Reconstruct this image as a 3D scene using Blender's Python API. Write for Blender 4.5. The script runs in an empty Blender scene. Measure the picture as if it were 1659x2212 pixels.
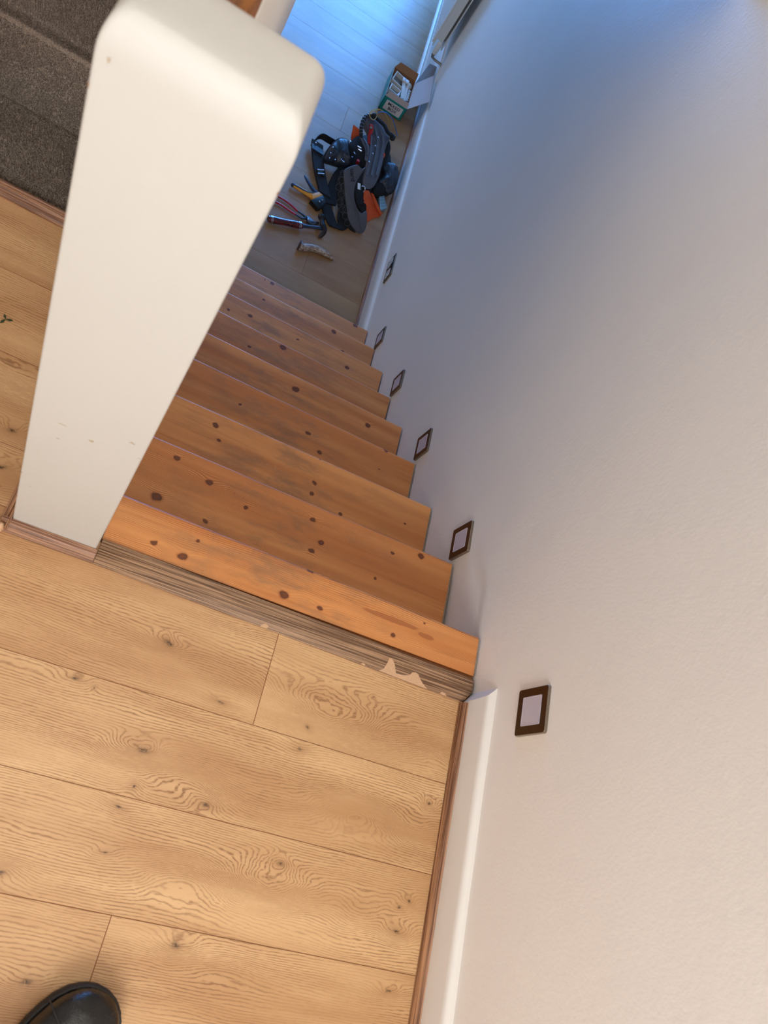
import bpy, bmesh, math, random
from mathutils import Vector, Matrix, noise
random.seed(7)
S = bpy.context.scene
COL = S.collection
PI = math.pi

# ---------------------------------------------------------------- camera, world, lights, exposure
cam_d = bpy.data.cameras.new('camera')
cam = bpy.data.objects.new('camera', cam_d)
COL.objects.link(cam)
cam_d.sensor_fit = 'HORIZONTAL'
cam_d.sensor_width = 36.0
cam_d.lens = 34.93640
cam_d.clip_start = 0.02
cam.matrix_world = Matrix(((0.8620579, -0.3788526, -0.3366407, -0.8199813), (0.2012069, 0.8654797, -0.4587599, -0.6591131), (0.4651581, 0.3277432, 0.8223213, 1.3079083), (0.0000000, 0.0000000, 0.0000000, 1.0000000)))
cam_d.dof.use_dof = True
cam_d.dof.focus_distance = 2.2
cam_d.dof.aperture_fstop = 11.0
S.camera = cam

world = bpy.data.worlds.new('sky')
S.world = world
world.use_nodes = True
bg = world.node_tree.nodes['Background']
bg.inputs['Color'].default_value = (0.45, 0.66, 1.0, 1)
bg.inputs['Strength'].default_value = 0.4

def area(name, loc, target, sx, sy, power, color):
    l = bpy.data.lights.new(name, 'AREA')
    l.shape = 'RECTANGLE'
    l.size = sx
    l.size_y = sy
    l.energy = power
    l.color = color
    o = bpy.data.objects.new(name, l)
    COL.objects.link(o)
    o.location = loc
    d = Vector(target) - Vector(loc)
    o.rotation_euler = d.to_track_quat('-Z', 'Y').to_euler()
    return o

# daylight through the landing window behind the camera, through the rooflight above the stairwell,
# and blue sky light through the glazed garden door at the far end of the lower room
area('landing_window_light', (-0.70, -2.68, 1.62), (-0.45, 0.4, 0.3), 1.0, 1.25, 74, (0.93, 0.96, 1.0))
area('rooflight_light', (-0.50, -0.45, 3.22), (-0.5, -0.45, 0), 0.8, 1.0, 16, (1.0, 0.98, 0.93))
area('garden_door_light', (-0.78, 6.70, -0.48), (-0.78, 0, -0.60), 1.46, 2.1, 195, (0.10, 0.37, 1.0))
area('side_fill_light', (-4.40, 3.4, 0.10), (0, 3.0, -0.4), 1.6, 1.0, 20, (1.0, 0.88, 0.80))  # added warm fill for the lower stair wall; the left wall has no opening

vs = S.view_settings
vs.view_transform = 'Standard'
vs.look = 'None'
vs.exposure = 0.0
vs.gamma = 1.0
vs.use_curve_mapping = False

LO = -1.575          # level of the lower floor

# ---------------------------------------------------------------- material helpers
class NT:
    def __init__(s, name):
        s.m = bpy.data.materials.new(name)
        s.m.use_nodes = True
        s.t = s.m.node_tree
        s.n = s.t.nodes
        s.b = s.n['Principled BSDF']
        s.pos = None
    def new(s, typ, **kw):
        n = s.n.new(typ)
        for k, v in kw.items():
            setattr(n, k, v)
        return n
    def put(s, sock, v):
        if hasattr(v, 'is_output') or isinstance(v, bpy.types.NodeSocket):
            s.t.links.new(v, sock)
        else:
            if sock.type == 'RGBA' and len(v) == 3:
                v = (*v, 1)
            sock.default_value = v
    def math(s, op, a, b=None, c=None, clamp=False):
        n = s.new('ShaderNodeMath', operation=op)
        n.use_clamp = clamp
        for i, v in enumerate((a, b, c)):
            if v is not None:
                s.put(n.inputs[i], v)
        return n.outputs[0]
    def vm(s, op, a, b=None):
        n = s.new('ShaderNodeVectorMath', operation=op)
        s.put(n.inputs[0], a)
        if b is not None:
            s.put(n.inputs[1], b)
        return n.outputs['Value'] if op in ('DOT_PRODUCT', 'LENGTH', 'DISTANCE') else n.outputs[0]
    def P(s):
        if s.pos is None:
            s.pos = s.new('ShaderNodeNewGeometry').outputs['Position']
        return s.pos
    def obj(s):
        return s.new('ShaderNodeTexCoord').outputs['Object']
    def rnd(s):
        return s.new('ShaderNodeObjectInfo').outputs['Random']
    def noise(s, vec, scale, detail=3, rough=0.55, dist=0.0):
        n = s.new('ShaderNodeTexNoise')
        s.put(n.inputs['Vector'], vec)
        n.inputs['Scale'].default_value = scale
        n.inputs['Detail'].default_value = detail
        n.inputs['Roughness'].default_value = rough
        n.inputs['Distortion'].default_value = dist
        return n.outputs[0]
    def voro(s, vec, scale, feature='F1'):
        n = s.new('ShaderNodeTexVoronoi', feature=feature)
        s.put(n.inputs['Vector'], vec)
        n.inputs['Scale'].default_value = scale
        return n
    def mix(s, f, a, b, blend='MIX'):
        n = s.new('ShaderNodeMix', data_type='RGBA', blend_type=blend)
        s.put(n.inputs[0], f)
        s.put(n.inputs[6], a)
        s.put(n.inputs[7], b)
        return n.outputs[2]
    def ramp(s, f, stops):
        n = s.new('ShaderNodeValToRGB')
        s.put(n.inputs[0], f)
        e = n.color_ramp.elements
        while len(e) < len(stops):
            e.new(0.5)
        for i, (p, c) in enumerate(stops):
            e[i].position = p
            e[i].color = (*c, 1) if len(c) == 3 else c
        return n.outputs[0]
    def mr(s, v, a, b, c=0.0, d=1.0):
        n = s.new('ShaderNodeMapRange')
        n.interpolation_type = 'SMOOTHSTEP'
        for i, q in enumerate((v, a, b, c, d)):
            s.put(n.inputs[i], q)
        return n.outputs[0]
    def bump(s, h, strength, dist, nrm=None):
        n = s.new('ShaderNodeBump')
        n.inputs['Strength'].default_value = strength
        n.inputs['Distance'].default_value = dist
        s.put(n.inputs['Height'], h)
        if nrm is not None:
            s.put(n.inputs['Normal'], nrm)
        return n.outputs[0]
    def fin(s, color, rough, normal=None, metal=0.0, spec=0.5):
        s.put(s.b.inputs['Base Color'], color)
        s.put(s.b.inputs['Roughness'], rough)
        s.b.inputs['Metallic'].default_value = metal
        s.b.inputs['Specular IOR Level'].default_value = spec
        if normal is not None:
            s.put(s.b.inputs['Normal'], normal)
        return s.m

def lin(r, g, b):
    f = lambda v: ((v / 255 + 0.055) / 1.055) ** 2.4 if v > 10 else v / 255 / 12.92
    return (f(r), f(g), f(b))

def plain(name, col, rough=0.5, metal=0.0, bump=0.0, bscale=300, spec=0.5, vary=0.12):
    t = NT(name)
    n = t.noise(t.P(), bscale, 3)
    c = t.mix(t.mr(n, 0.3, 0.75), tuple(v * (1 - vary) for v in col), tuple(min(1, v * (1 + vary)) for v in col))
    nr = t.bump(n, bump, 0.002) if bump else None
    return t.fin(c, rough, nr, metal, spec)

def gauss(t, k, sx, sy, sz=None):
    """exp(-d^2) about a point, with its own stretch along each axis"""
    d = t.vm('SUBTRACT', t.P(), (k[0], k[1], k[2]))
    d = t.vm('MULTIPLY', d, (1 / sx, 1 / sy, (1 / sz) if sz else 0.0))
    q = t.vm('DOT_PRODUCT', d, d)
    return t.math('EXPONENT', t.math('MULTIPLY', q, -1.0))

# painted plaster
def paint(name, col, peel=0.25, rough=0.6, dirt=True):
    t = NT(name)
    P = t.P()
    big = t.noise(P, 1.7, 4, 0.55)
    fine = t.noise(P, 150, 3, 0.5)
    mid = t.noise(P, 38, 4, 0.6)
    c = t.mix(t.mr(big, 0.25, 0.75), tuple(v * 0.96 for v in col), col)
    if dirt:
        sp = t.voro(P, 6.0).outputs['Distance']
        spot = t.math('MULTIPLY', t.mr(sp, 0.0, 0.012, 1, 0), 0.45)
        c = t.mix(spot, c, tuple(v * 0.5 for v in col))
    h = t.math('ADD', t.math('MULTIPLY', fine, 0.5), t.math('MULTIPLY', mid, 0.6))
    return t.fin(c, rough, t.bump(h, peel, 0.0025), 0, 0.35)

CREAM = lin(240, 233, 224)
M_wall = paint('wall_paint', CREAM, 0.32, 0.50)
M_post = paint('newel_gloss_paint', lin(200, 195, 186), 0.14, 0.55, dirt=False)
M_skirt = paint('skirting_gloss_paint', lin(226, 218, 208), 0.06, 0.35, dirt=False)
M_ceil = paint('ceiling_paint', lin(232, 228, 220), 0.1, 0.8, dirt=False)

# oak laminate: contour lines of a warped height field, swirling about the knots
def oak(name, knots=(), seed=0.0, tint=1.0, freq=245.0, gloss=0.40):
    t = NT(name)
    P = t.P()
    r = t.rnd()
    off = t.new('ShaderNodeCombineXYZ')
    t.put(off.inputs[0], t.math('MULTIPLY', r, 37.0))
    t.put(off.inputs[1], t.math('ADD', t.math('MULTIPLY', r, 11.0), seed))
    Q = t.vm('ADD', P, off.outputs[0])
    A = t.vm('MULTIPLY', Q, (1.1, 6.0, 1.0))
    low = t.noise(A, 1.0, 3, 0.5)
    B = t.vm('MULTIPLY', Q, (9.0, 36.0, 1.0))
    med = t.noise(B, 1.0, 2, 0.5)
    sep = t.new('ShaderNodeSeparateXYZ')
    t.put(sep.inputs[0], Q)
    y = sep.outputs[1]
    h = t.math('ADD', y, t.math('MULTIPLY', low, 0.075))
    h = t.math('ADD', h, t.math('MULTIPLY', med, 0.009))
    h = t.math('ADD', h, t.math('MULTIPLY', t.noise(t.vm('MULTIPLY', Q, (60.0, 170.0, 1.0)), 1.0, 2, 0.5), 0.0022))
    wn = t.new('ShaderNodeTexNoise')
    t.put(wn.inputs['Vector'], P)
    wn.inputs['Scale'].default_value = 13.0
    wn.inputs['Detail'].default_value = 3.0
    Pw = t.vm('ADD', P, t.vm('MULTIPLY', t.vm('SUBTRACT', wn.outputs['Color'], (0.5, 0.5, 0.5)), (0.060, 0.030, 0.0)))
    core = None
    glow = None
    for (kx, ky, amp, sx, sy, kind) in knots:
        t.pos = Pw
        g = gauss(t, (kx, ky, 0), sx, sy)
        t.pos = P
        h = t.math('ADD', h, t.math('MULTIPLY', g, amp))
        if kind:
            # a dark cracked core
            wob = t.math('POWER', g, 26.0 if kind == 1 else 60.0)
            core = wob if core is None else t.math('MAXIMUM', core, wob)
            g2 = t.math('POWER', g, 3.0)
            glow = g2 if glow is None else t.math('MAXIMUM', glow, g2)
    # line spacing varies over the plank: coarse and fine bands
    hs = t.math('MULTIPLY', h, freq)
    fr = t.math('FRACT', hs)
    ln = t.math('SUBTRACT', 1.0, t.mr(t.math('ABSOLUTE', t.math('SUBTRACT', fr, 0.5)), 0.04, 0.26))
    brk = t.noise(t.vm('MULTIPLY', Q, (55.0, 420.0, 1.0)), 1.0, 2)
    brk2 = t.noise(t.vm('MULTIPLY', Q, (4.0, 14.0, 1.0)), 1.0, 2)
    ln = t.math('MULTIPLY', ln, t.mr(brk, 0.30, 0.55, 0.15, 1.0))
    ln = t.math('MULTIPLY', ln, t.mr(brk2, 0.30, 0.62, 0.28, 1.0))
    pores = t.mr(t.noise(t.vm('MULTIPLY', Q, (70.0, 900.0, 1.0)), 1.0, 2), 0.60, 0.74)
    tone = t.noise(t.vm('MULTIPLY', Q, (1.3, 9.0, 1.0)), 1.0, 4, 0.6)
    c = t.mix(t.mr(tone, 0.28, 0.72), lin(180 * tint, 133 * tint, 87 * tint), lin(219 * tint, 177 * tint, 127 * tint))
    c = t.mix(t.math('MULTIPLY', ln, 0.80), c, lin(132, 88, 52))
    c = t.mix(t.math('MULTIPLY', pores, 0.38), c, lin(128, 88, 56))
    c = t.mix(t.mr(r, 0.0, 1.0, 0.0, 0.16), c, lin(176, 124, 78))
    if core is not None:
        ck = t.noise(P, 260, 3, 0.6)
        c = t.mix(t.math('MULTIPLY', glow, 0.40), c, lin(150, 104, 62))
        c = t.mix(t.math('MULTIPLY', core, t.mr(ck, 0.30, 0.58, 0.25, 1.0), clamp=True), c, lin(58, 36, 20))
    hh = t.math('SUBTRACT', 1.0, t.math('MULTIPLY', ln, 0.8))
    rough = t.math('ADD', gloss, t.math('MULTIPLY', ln, 0.15))
    return t.fin(c, rough, t.bump(hh, 0.22, 0.0007), 0, 0.45)

# pine: tight straight lines, round dark knots, grey scuffing along the walking line
def pine(name, knots, z, yc, seed):
    t = NT(name)
    P = t.P()
    Q = t.vm('ADD', P, (seed * 3.7, seed * 1.3, 0))
    low = t.noise(t.vm('MULTIPLY', Q, (1.2, 7.0, 4.0)), 1.0, 2, 0.5)
    sep = t.new('ShaderNodeSeparateXYZ')
    t.put(sep.inputs[0], Q)
    h = t.math('ADD', sep.outputs[1], t.math('MULTIPLY', low, 0.045))
    h = t.math('ADD', h, t.math('MULTIPLY', sep.outputs[2], 0.8))
    core = ring = None
    wob = t.new('ShaderNodeTexNoise')
    t.put(wob.inputs['Vector'], P)
    wob.inputs['Scale'].default_value = 55.0
    t.keep = P
    Pw = t.vm('ADD', P, t.vm('MULTIPLY', t.vm('SUBTRACT', wob.outputs['Color'], (0.5, 0.5, 0.5)), (0.010, 0.010, 0.0)))
    for (kx, ky, s) in knots:
        g = gauss(t, (kx, ky, z), 0.030 * s, 0.014 * s, 0.03)
        h = t.math('ADD', h, t.math('MULTIPLY', g, 0.009 * s * (1 if (kx * 1000) % 2 < 1 else -1)))
        t.pos = Pw
        g1 = gauss(t, (kx, ky, z), 0.0085 * s, 0.0068 * s, 0.012)
        t.pos = t.keep
        core = g1 if core is None else t.math('MAXIMUM', core, g1)
    fr = t.math('FRACT', t.math('MULTIPLY', h, 310.0))
    ln = t.math('SUBTRACT', 1.0, t.mr(t.math('ABSOLUTE', t.math('SUBTRACT', fr, 0.5)), 0.04, 0.42))
    band = t.noise(t.vm('MULTIPLY', Q, (1.0, 26.0, 8.0)), 1.0, 2)
    ln = t.math('MULTIPLY', ln, t.mr(band, 0.32, 0.66, 0.12, 1.0))
    tone = t.noise(t.vm('MULTIPLY', Q, (0.9, 14.0, 4.0)), 1.0, 3)
    c = t.mix(t.mr(tone, 0.3, 0.7), lin(198, 124, 66), lin(226, 156, 92))
    c = t.mix(t.math('MULTIPLY', ln, 0.68), c, lin(156, 80, 36))
    c = t.mix(t.mr(t.noise(t.vm('MULTIPLY', Q, (3.0, 60.0, 1.0)), 1.0, 2), 0.56, 0.75, 0, 0.35), c, lin(150, 84, 42))
    # grey wear, heaviest in the middle of the flight
    wx = gauss(t, (-0.46, yc, z), 0.26, 0.30, 1.0)
    wn = t.mr(t.noise(t.vm('MULTIPLY', Q, (7.0, 22.0, 4.0)), 1.0, 5, 0.65), 0.42, 0.68)
    c = t.mix(t.math('MULTIPLY', t.math('MULTIPLY', wx, wn), 0.62), c, lin(128, 98, 72))
    if core is not None:
        c = t.mix(t.mr(core, 0.10, 0.45, 0.0, 0.65), c, lin(142, 70, 32))
        c = t.mix(t.mr(core, 0.34, 0.52, 0.0, 0.85), c, lin(82, 44, 26))
        c = t.mix(t.mr(core, 0.66, 0.86, 0.0, 0.55), c, lin(122, 66, 36))
    if seed < 1.5:
        # old resin stain running along the grain near the wall
        g3 = gauss(t, (-0.215, -0.150, z), 0.075, 0.0065, 0.05)
        g4 = gauss(t, (-0.130, -0.158, z), 0.022, 0.006, 0.05)
        sn = t.noise(t.vm('MULTIPLY', P, (70, 210, 1)), 1.0, 3, 0.6)
        c = t.mix(t.mr(t.math('MULTIPLY', t.math('MAXIMUM', g3, g4), t.math('ADD', sn, 0.55)), 0.42, 0.55, 0, 0.6), c, lin(146, 78, 40))
    spk = t.mr(t.voro(P, 34.0).outputs['Distance'], 0.0, 0.06, 1, 0)
    c = t.mix(t.math('MULTIPLY', spk, 0.6), c, lin(84, 46, 26))
    return t.fin(c, t.mr(wn, 0, 1, 0.42, 0.55), t.bump(t.math('SUBTRACT', 1.0, ln), 0.10, 0.0006), 0, 0.4)

# ribbed wood-effect foil of the laminate mouldings, grain along one axis
def foil(name, axis, light, dark, freq=520.0, along=9.0):
    t = NT(name)
    P = t.P()
    sc = {'x': (along, freq, freq), 'y': (freq, along, freq)}[axis]
    n = t.noise(t.vm('MULTIPLY', P, sc), 1.0, 3, 0.6)
    n2 = t.noise(t.vm('MULTIPLY', P, tuple(v * 0.35 for v in sc)), 1.0, 2)
    c = t.mix(t.mr(n, 0.40, 0.60), dark, light)
    c = t.mix(t.mr(n2, 0.35, 0.7, 0.0, 0.45), c, dark)
    return t.fin(c, 0.38, t.bump(n, 0.25, 0.0006), 0, 0.5)

M_strip = foil('grey_brown_nosing_foil', 'x', lin(186, 146, 110), lin(92, 62, 40), 760, 6.0)
M_foilx = foil('brown_moulding_foil', 'x', lin(178, 132, 100), lin(98, 62, 42), 620)
M_foily = foil('brown_moulding_foil_lengthwise', 'y', lin(186, 136, 98), lin(92, 54, 34), 560, 5.0)
M_chip = plain('bare_fibreboard', lin(206, 164, 126), 0.75, vary=0.06)
M_hdf = plain('fibreboard_edge', lin(150, 96, 56), 0.8)
M_oakrail = foil('varnished_oak_rail', 'y', lin(176, 112, 54), lin(122, 70, 30), 90)
M_dark = plain('dark_gap', lin(40, 32, 26), 0.9)

# lower laminate: same oak, no known knots, dim light put in as a darker tint
K1 = [(-0.622, -0.342, 0.020, 0.030, 0.016, 1), (-0.604, -0.326, -0.006, 0.020, 0.010, 0), (-0.502, -0.407, 0.008, 0.045, 0.016, 2),
      (-0.300, -0.372, 0.085, 0.110, 0.040, 0), (-0.344, -0.405, 0.012, 0.020, 0.014, 1), (-0.216, -0.310, -0.004, 0.010, 0.008, 2),
      (-0.07, -0.385, -0.014, 0.05, 0.02, 0)]
K2 = [(-0.748, -0.442, 0.010, 0.026, 0.014, 1), (-0.711, -0.450, -0.005, 0.014, 0.010, 2), (-0.603, -0.517, 0.038, 0.036, 0.019, 1),
      (-0.649, -0.529, 0.012, 0.026, 0.016, 0), (-0.481, -0.570, -0.022, 0.034, 0.016, 1), (-0.602, -0.576, -0.010, 0.018, 0.012, 2),
      (-0.344, -0.446, 0.010, 0.040, 0.016, 2), (-0.200, -0.525, -0.062, 0.075, 0.030, 0), (-0.52, -0.545, -0.030, 0.060, 0.022, 0), (-0.056, -0.472, 0.020, 0.020, 0.012, 1), (-0.09, -0.52, 0.020, 0.045, 0.025, 0)]
K3 = [(-0.605, -0.606, 0.008, 0.035, 0.014, 2), (-0.610, -0.676, 0.010, 0.020, 0.010, 2), (-0.328, -0.633, 0.022, 0.024, 0.014, 1),
      (-0.335, -0.668, 0.060, 0.070, 0.030, 0), (-0.47, -0.69, -0.036, 0.070, 0.030, 0), (-0.739, -0.726, -0.018, 0.035, 0.016, 1), (-0.060, -0.640, 0.014, 0.018, 0.012, 1), (-0.075, -0.657, 0.008, 0.016, 0.010, 1),
      (-0.080, -0.691, 0.022, 0.026, 0.018, 2), (-0.16, -0.68, 0.02, 0.06, 0.03, 0)]
K4 = [(-0.457, -0.775, 0.022, 0.040, 0.018, 1), (-0.653, -0.850, 0.014, 0.040, 0.020, 2), (-0.374, -0.800, -0.010, 0.06, 0.02, 0), (-0.075, -0.782, 0.020, 0.03, 0.014, 2)]
K0 = [(-0.994, -0.073, 0.026, 0.028, 0.018, 1), (-0.985, -0.150, 0.034, 0.045, 0.022, 1), (-0.970, -0.185, 0.006, 0.02, 0.012, 2), (-1.02, 0.03, 0.03, 0.12, 0.03, 0)]
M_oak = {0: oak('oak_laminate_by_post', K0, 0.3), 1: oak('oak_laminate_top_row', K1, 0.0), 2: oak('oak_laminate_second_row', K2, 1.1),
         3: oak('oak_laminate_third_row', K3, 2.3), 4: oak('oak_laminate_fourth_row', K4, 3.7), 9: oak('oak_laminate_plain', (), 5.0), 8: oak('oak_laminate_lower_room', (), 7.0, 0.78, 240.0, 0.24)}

# ---------------------------------------------------------------- mesh helpers
class MB:
    def __init__(s):
        s.v = []
        s.f = []
        s.mi = []
    def add(s, verts, faces, mi=0):
        o = len(s.v)
        s.v += [tuple(p) for p in verts]
        for f in faces:
            s.f.append(tuple(i + o for i in f))
            s.mi.append(mi)
        return s
    def box(s, x0, x1, y0, y1, z0, z1, mi=0):
        v = [(x, y, z) for z in (z0, z1) for y in (y0, y1) for x in (x0, x1)]
        return s.add(v, [(0, 2, 3, 1), (4, 5, 7, 6), (0, 1, 5, 4), (2, 6, 7, 3), (0, 4, 6, 2), (1, 3, 7, 5)], mi)
    def prism(s, poly, axis, a0, a1, mi=0, taper=None):
        """poly: 2-D outline; extruded along axis from a0 to a1"""
        def mk(p, a):
            return {'x': (a, p[0], p[1]), 'y': (p[0], a, p[1]), 'z': (p[0], p[1], a)}[axis]
        n = len(poly)
        q = taper or poly
        v = [mk(p, a0) for p in poly] + [mk(p, a1) for p in q]
        f = [tuple(range(n))[::-1], tuple(range(n, 2 * n))]
        f += [(i, (i + 1) % n, (i + 1) % n + n, i + n) for i in range(n)]
        return s.add(v, f, mi)
    def tube(s, pts, rad, seg=8, mi=0, flat=1.0, up=None, cap=True):
        pts = [Vector(p) for p in pts]
        n = len(pts)
        rs = rad if isinstance(rad, (list, tuple)) else [rad] * n
        prev = None
        rings = []
        for i, p in enumerate(pts):
            d = (pts[min(i + 1, n - 1)] - pts[max(i - 1, 0)])
            if d.length < 1e-9:
                d = Vector((0, 0, 1))
            d.normalize()
            if prev is None:
                u = Vector(up) if up else (Vector((0, 0, 1)) if abs(d.z) < 0.9 else Vector((1, 0, 0)))
            else:
                u = Vector(up) if up else prev
            u = u - d * u.dot(d)
            if u.length < 1e-6:
                u = d.orthogonal()
            u.normalize()
            w = d.cross(u)
            prev = u
            rings.append([p + (w * math.cos(2 * PI * k / seg) + u * math.sin(2 * PI * k / seg) * flat) * rs[i] for k in range(seg)])
        v = [q for r in rings for q in r]
        f = []
        for i in range(n - 1):
            for k in range(seg):
                a = i * seg + k
                b = i * seg + (k + 1) % seg
                f.append((a, b, b + seg, a + seg))
        if cap:
            f.append(tuple(range(seg))[::-1])
            f.append(tuple((n - 1) * seg + k for k in range(seg)))
        return s.add(v, f, mi)
    def ribbon(s, pts, width, thick, side, mi=0):
        """a strap: flat band following pts; side = list of sideways vectors (or one)"""
        n = len(pts)
        v = []
        for i, p in enumerate(pts):
            p = Vector(p)
            sd = Vector(side[i] if isinstance(side, list) else side).normalized()
            d = (Vector(pts[min(i + 1, n - 1)]) - Vector(pts[max(i - 1, 0)])).normalized()
            nr = d.cross(sd).normalized() * (thick / 2)
            w = width[i] if isinstance(width, (list, tuple)) else width
            e = sd * (w / 2)
            v += [p - e - nr, p + e - nr, p + e + nr, p - e + nr]
        f = []
        for i in range(n - 1):
            a = 4 * i
            for k in range(4):
                b = a + (k + 1) % 4
                f.append((a + k, b, b + 4, a + k + 4))
        f += [(3, 2, 1, 0), (4 * n - 4, 4 * n - 3, 4 * n - 2, 4 * n - 1)]
        return s.add(v, f, mi)
    def pillow(s, outline, base_z, height, centre=None, rings=5, lip=0.0, lean=None, mi=0, power=0.5):
        """a domed shape: outline at base, rising smoothly to the centre"""
        o = [Vector(p) for p in outline]
        n = len(o)
        c = Vector(centre) if centre else sum(o, Vector((0, 0, 0))) / n
        v = [Vector((p.x, p.y, (base_z if base_z is not None else p.z) )) for p in o]
        R = [v]
        for k in range(0, rings):
            u = (k + 1) / rings
            sc = math.cos(u * PI / 2)
            hh = math.sin(u * PI / 2) ** (power * 2)
            if k == rings - 1:
                break
            ring = []
            for p, q in zip(o, v):
                r = c + (p - c) * (sc * 0.94 + 0.06)
                b = q.z * sc + (c.z if base_z is None else base_z) * (1 - sc) if base_z is None else base_z
                ring.append(Vector((r.x, r.y, b + lip + height * hh)))
            R.append(ring)
        top = Vector((c.x, c.y, (c.z if base_z is None else base_z) + lip + height))
        vv = [q for r in R for q in r] + [top]
        f = []
        for i in range(len(R) - 1):
            for k in range(n):
                a = i * n + k
                b = i * n + (k + 1) % n
                f.append((a, b, b + n, a + n))
        L = (len(R) - 1) * n
        f += [(L + k, L + (k + 1) % n, len(vv) - 1) for k in range(n)]
        f.append(tuple(range(n))[::-1])
        return s.add(vv, f, mi)
    def ball(s, c, r, seg=10, rings=6, mi=0):
        rx, ry, rz = r if isinstance(r, (tuple, list)) else (r, r, r)
        v = [(c[0], c[1], c[2] - rz)]
        for i in range(1, rings):
            a = PI * i / rings - PI / 2
            for k in range(seg):
                b = 2 * PI * k / seg
                v.append((c[0] + rx * math.cos(a) * math.cos(b), c[1] + ry * math.cos(a) * math.sin(b), c[2] + rz * math.sin(a)))
        v.append((c[0], c[1], c[2] + rz))
        f = [(0, 1 + (k + 1) % seg, 1 + k) for k in range(seg)]
        for i in range(rings - 2):
            for k in range(seg):
                a = 1 + i * seg + k
                b = 1 + i * seg + (k + 1) % seg
                f.append((a, b, b + seg, a + seg))
        L = 1 + (rings - 2) * seg
        f += [(L + k, L + (k + 1) % seg, len(v) - 1) for k in range(seg)]
        return s.add(v, f, mi)
    def build(s, name, mats, parent=None, bevel=0.0, segs=2, smooth=False, subsurf=0, local=False):
        me = bpy.data.meshes.new(name)
        me.from_pydata([tuple(p) for p in s.v], [], s.f)
        if not isinstance(mats, (list, tuple)):
            mats = [mats]
        for m in mats:
            me.materials.append(m)
        if any(s.mi):
            me.polygons.foreach_set('material_index', s.mi)
        me.update()
        b = bmesh.new()
        b.from_mesh(me)
        bmesh.ops.recalc_face_normals(b, faces=b.faces)
        if bevel:
            es = [e for e in b.edges if e.is_manifold and e.calc_face_angle(0) > 0.5]
            bmesh.ops.bevel(b, geom=es, offset=bevel, segments=segs, profile=0.5, affect='EDGES', clamp_overlap=True)
        b.to_mesh(me)
        b.free()
        if smooth or bevel:
            me.polygons.foreach_set('use_smooth', [True] * len(me.polygons))
            try:
                me.set_sharp_from_angle(angle=math.radians(38 if not subsurf else 80))
            except Exception:
                pass
        o = bpy.data.objects.new(name, me)
        COL.objects.link(o)
        if parent:
            o.parent = parent
            if not local and parent.matrix_basis != Matrix.Identity(4):
                o.matrix_parent_inverse = world_of(parent).inverted()
        if subsurf:
            md = o.modifiers.new('round', 'SUBSURF')
            md.levels = md.render_levels = subsurf
        return o

def world_of(o):
    m = o.matrix_basis.copy()
    while o.parent:
        m = o.parent.matrix_basis @ o.matrix_parent_inverse @ m
        o = o.parent
    return m

def tag(o, label=None, cat=None, group=None, kind=None):
    if label: o['label'] = label
    if cat: o['category'] = cat
    if group: o['group'] = group
    if kind: o['kind'] = kind
    return o

def empty(name, loc, label, cat, group=None):
    o = bpy.data.objects.new(name, None)
    o.empty_display_size = 0.05
    COL.objects.link(o)
    o.location = loc
    return tag(o, label, cat, group)

def struct(o, label):
    return tag(o, label, None, None, 'structure')

# ---------------------------------------------------------------- the room shell
def smooth01(a, b, v):
    u = max(0.0, min(1.0, (v - a) / (b - a)))
    return u * u * (3 - 2 * u)

mb = MB()
def wall_x(y, z):
    # gently uneven plaster; below the landing level the plaster is set back a few millimetres
    w = 0.0016 * noise.noise(Vector((y * 2.3, z * 2.6, 1.7))) + 0.0009 * noise.noise(Vector((y * 7, z * 8, 4.1)))
    edge = -0.012 - 0.33 * max(0.0, y - 0.02) - 0.35 * max(0.0, y - 0.15)
    back = smooth01(edge + 0.006, edge - 0.030 - 0.35 * max(0.0, y), z) * smooth01(-0.13, -0.118, y)
    amt = 0.0035 * (1 - smooth01(0.02, 0.22, y))
    return w + 0.0022 + back * amt
ys = [-2.4 + 0.05 * i for i in range(45)] + [-0.15 + 0.006 * i for i in range(1, 122)]
ys += [0.60 + 0.06 * i for i in range(1, 99)]
zs = [-1.60 + 0.05 * i for i in range(22)] + [-0.52 + 0.006 * i for i in range(1, 92)] + [0.05 + 0.05 * i for i in range(1, 64)]
nz = len(zs)
V = [(wall_x(y, z), y, z) for y in ys for z in zs]
F = [(i * nz + j, i * nz + j + 1, (i + 1) * nz + j + 1, (i + 1) * nz + j) for i in range(len(ys) - 1) for j in range(nz - 1)]
mb.add(V, F)
mb.box(0.03, 0.15, -2.4, ys[-1], -1.6, 3.2)
struct(mb.build('wall_right', M_wall, smooth=True), 'long cream painted plaster wall down the right of the stairs')

# back wall of the landing with its window opening
mb = MB()
mb.box(-4.6, -1.15, -2.52, -2.40, -1.6, 3.2)
mb.box(-0.1, 0.15, -2.52, -2.40, -1.6, 3.2)
mb.box(-1.15, -0.1, -2.52, -2.40, -1.6, 1.00)
mb.box(-1.15, -0.1, -2.52, -2.40, 2.30, 3.2)
struct(mb.build('wall_back', M_wall), 'cream wall behind the landing with a window opening')
mb = MB()
for (a, b, c, d) in ((-1.15, -1.10, 1.00, 2.30), (-0.15, -0.1, 1.00, 2.30), (-0.65, -0.60, 1.00, 2.30), (-1.15, -0.1, 1.00, 1.05), (-1.15, -0.1, 2.25, 2.30)):
    mb.box(a, b, -2.50, -2.44, c, d)
struct(mb.build('window_1', M_skirt, bevel=0.004), 'white framed landing window')
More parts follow.
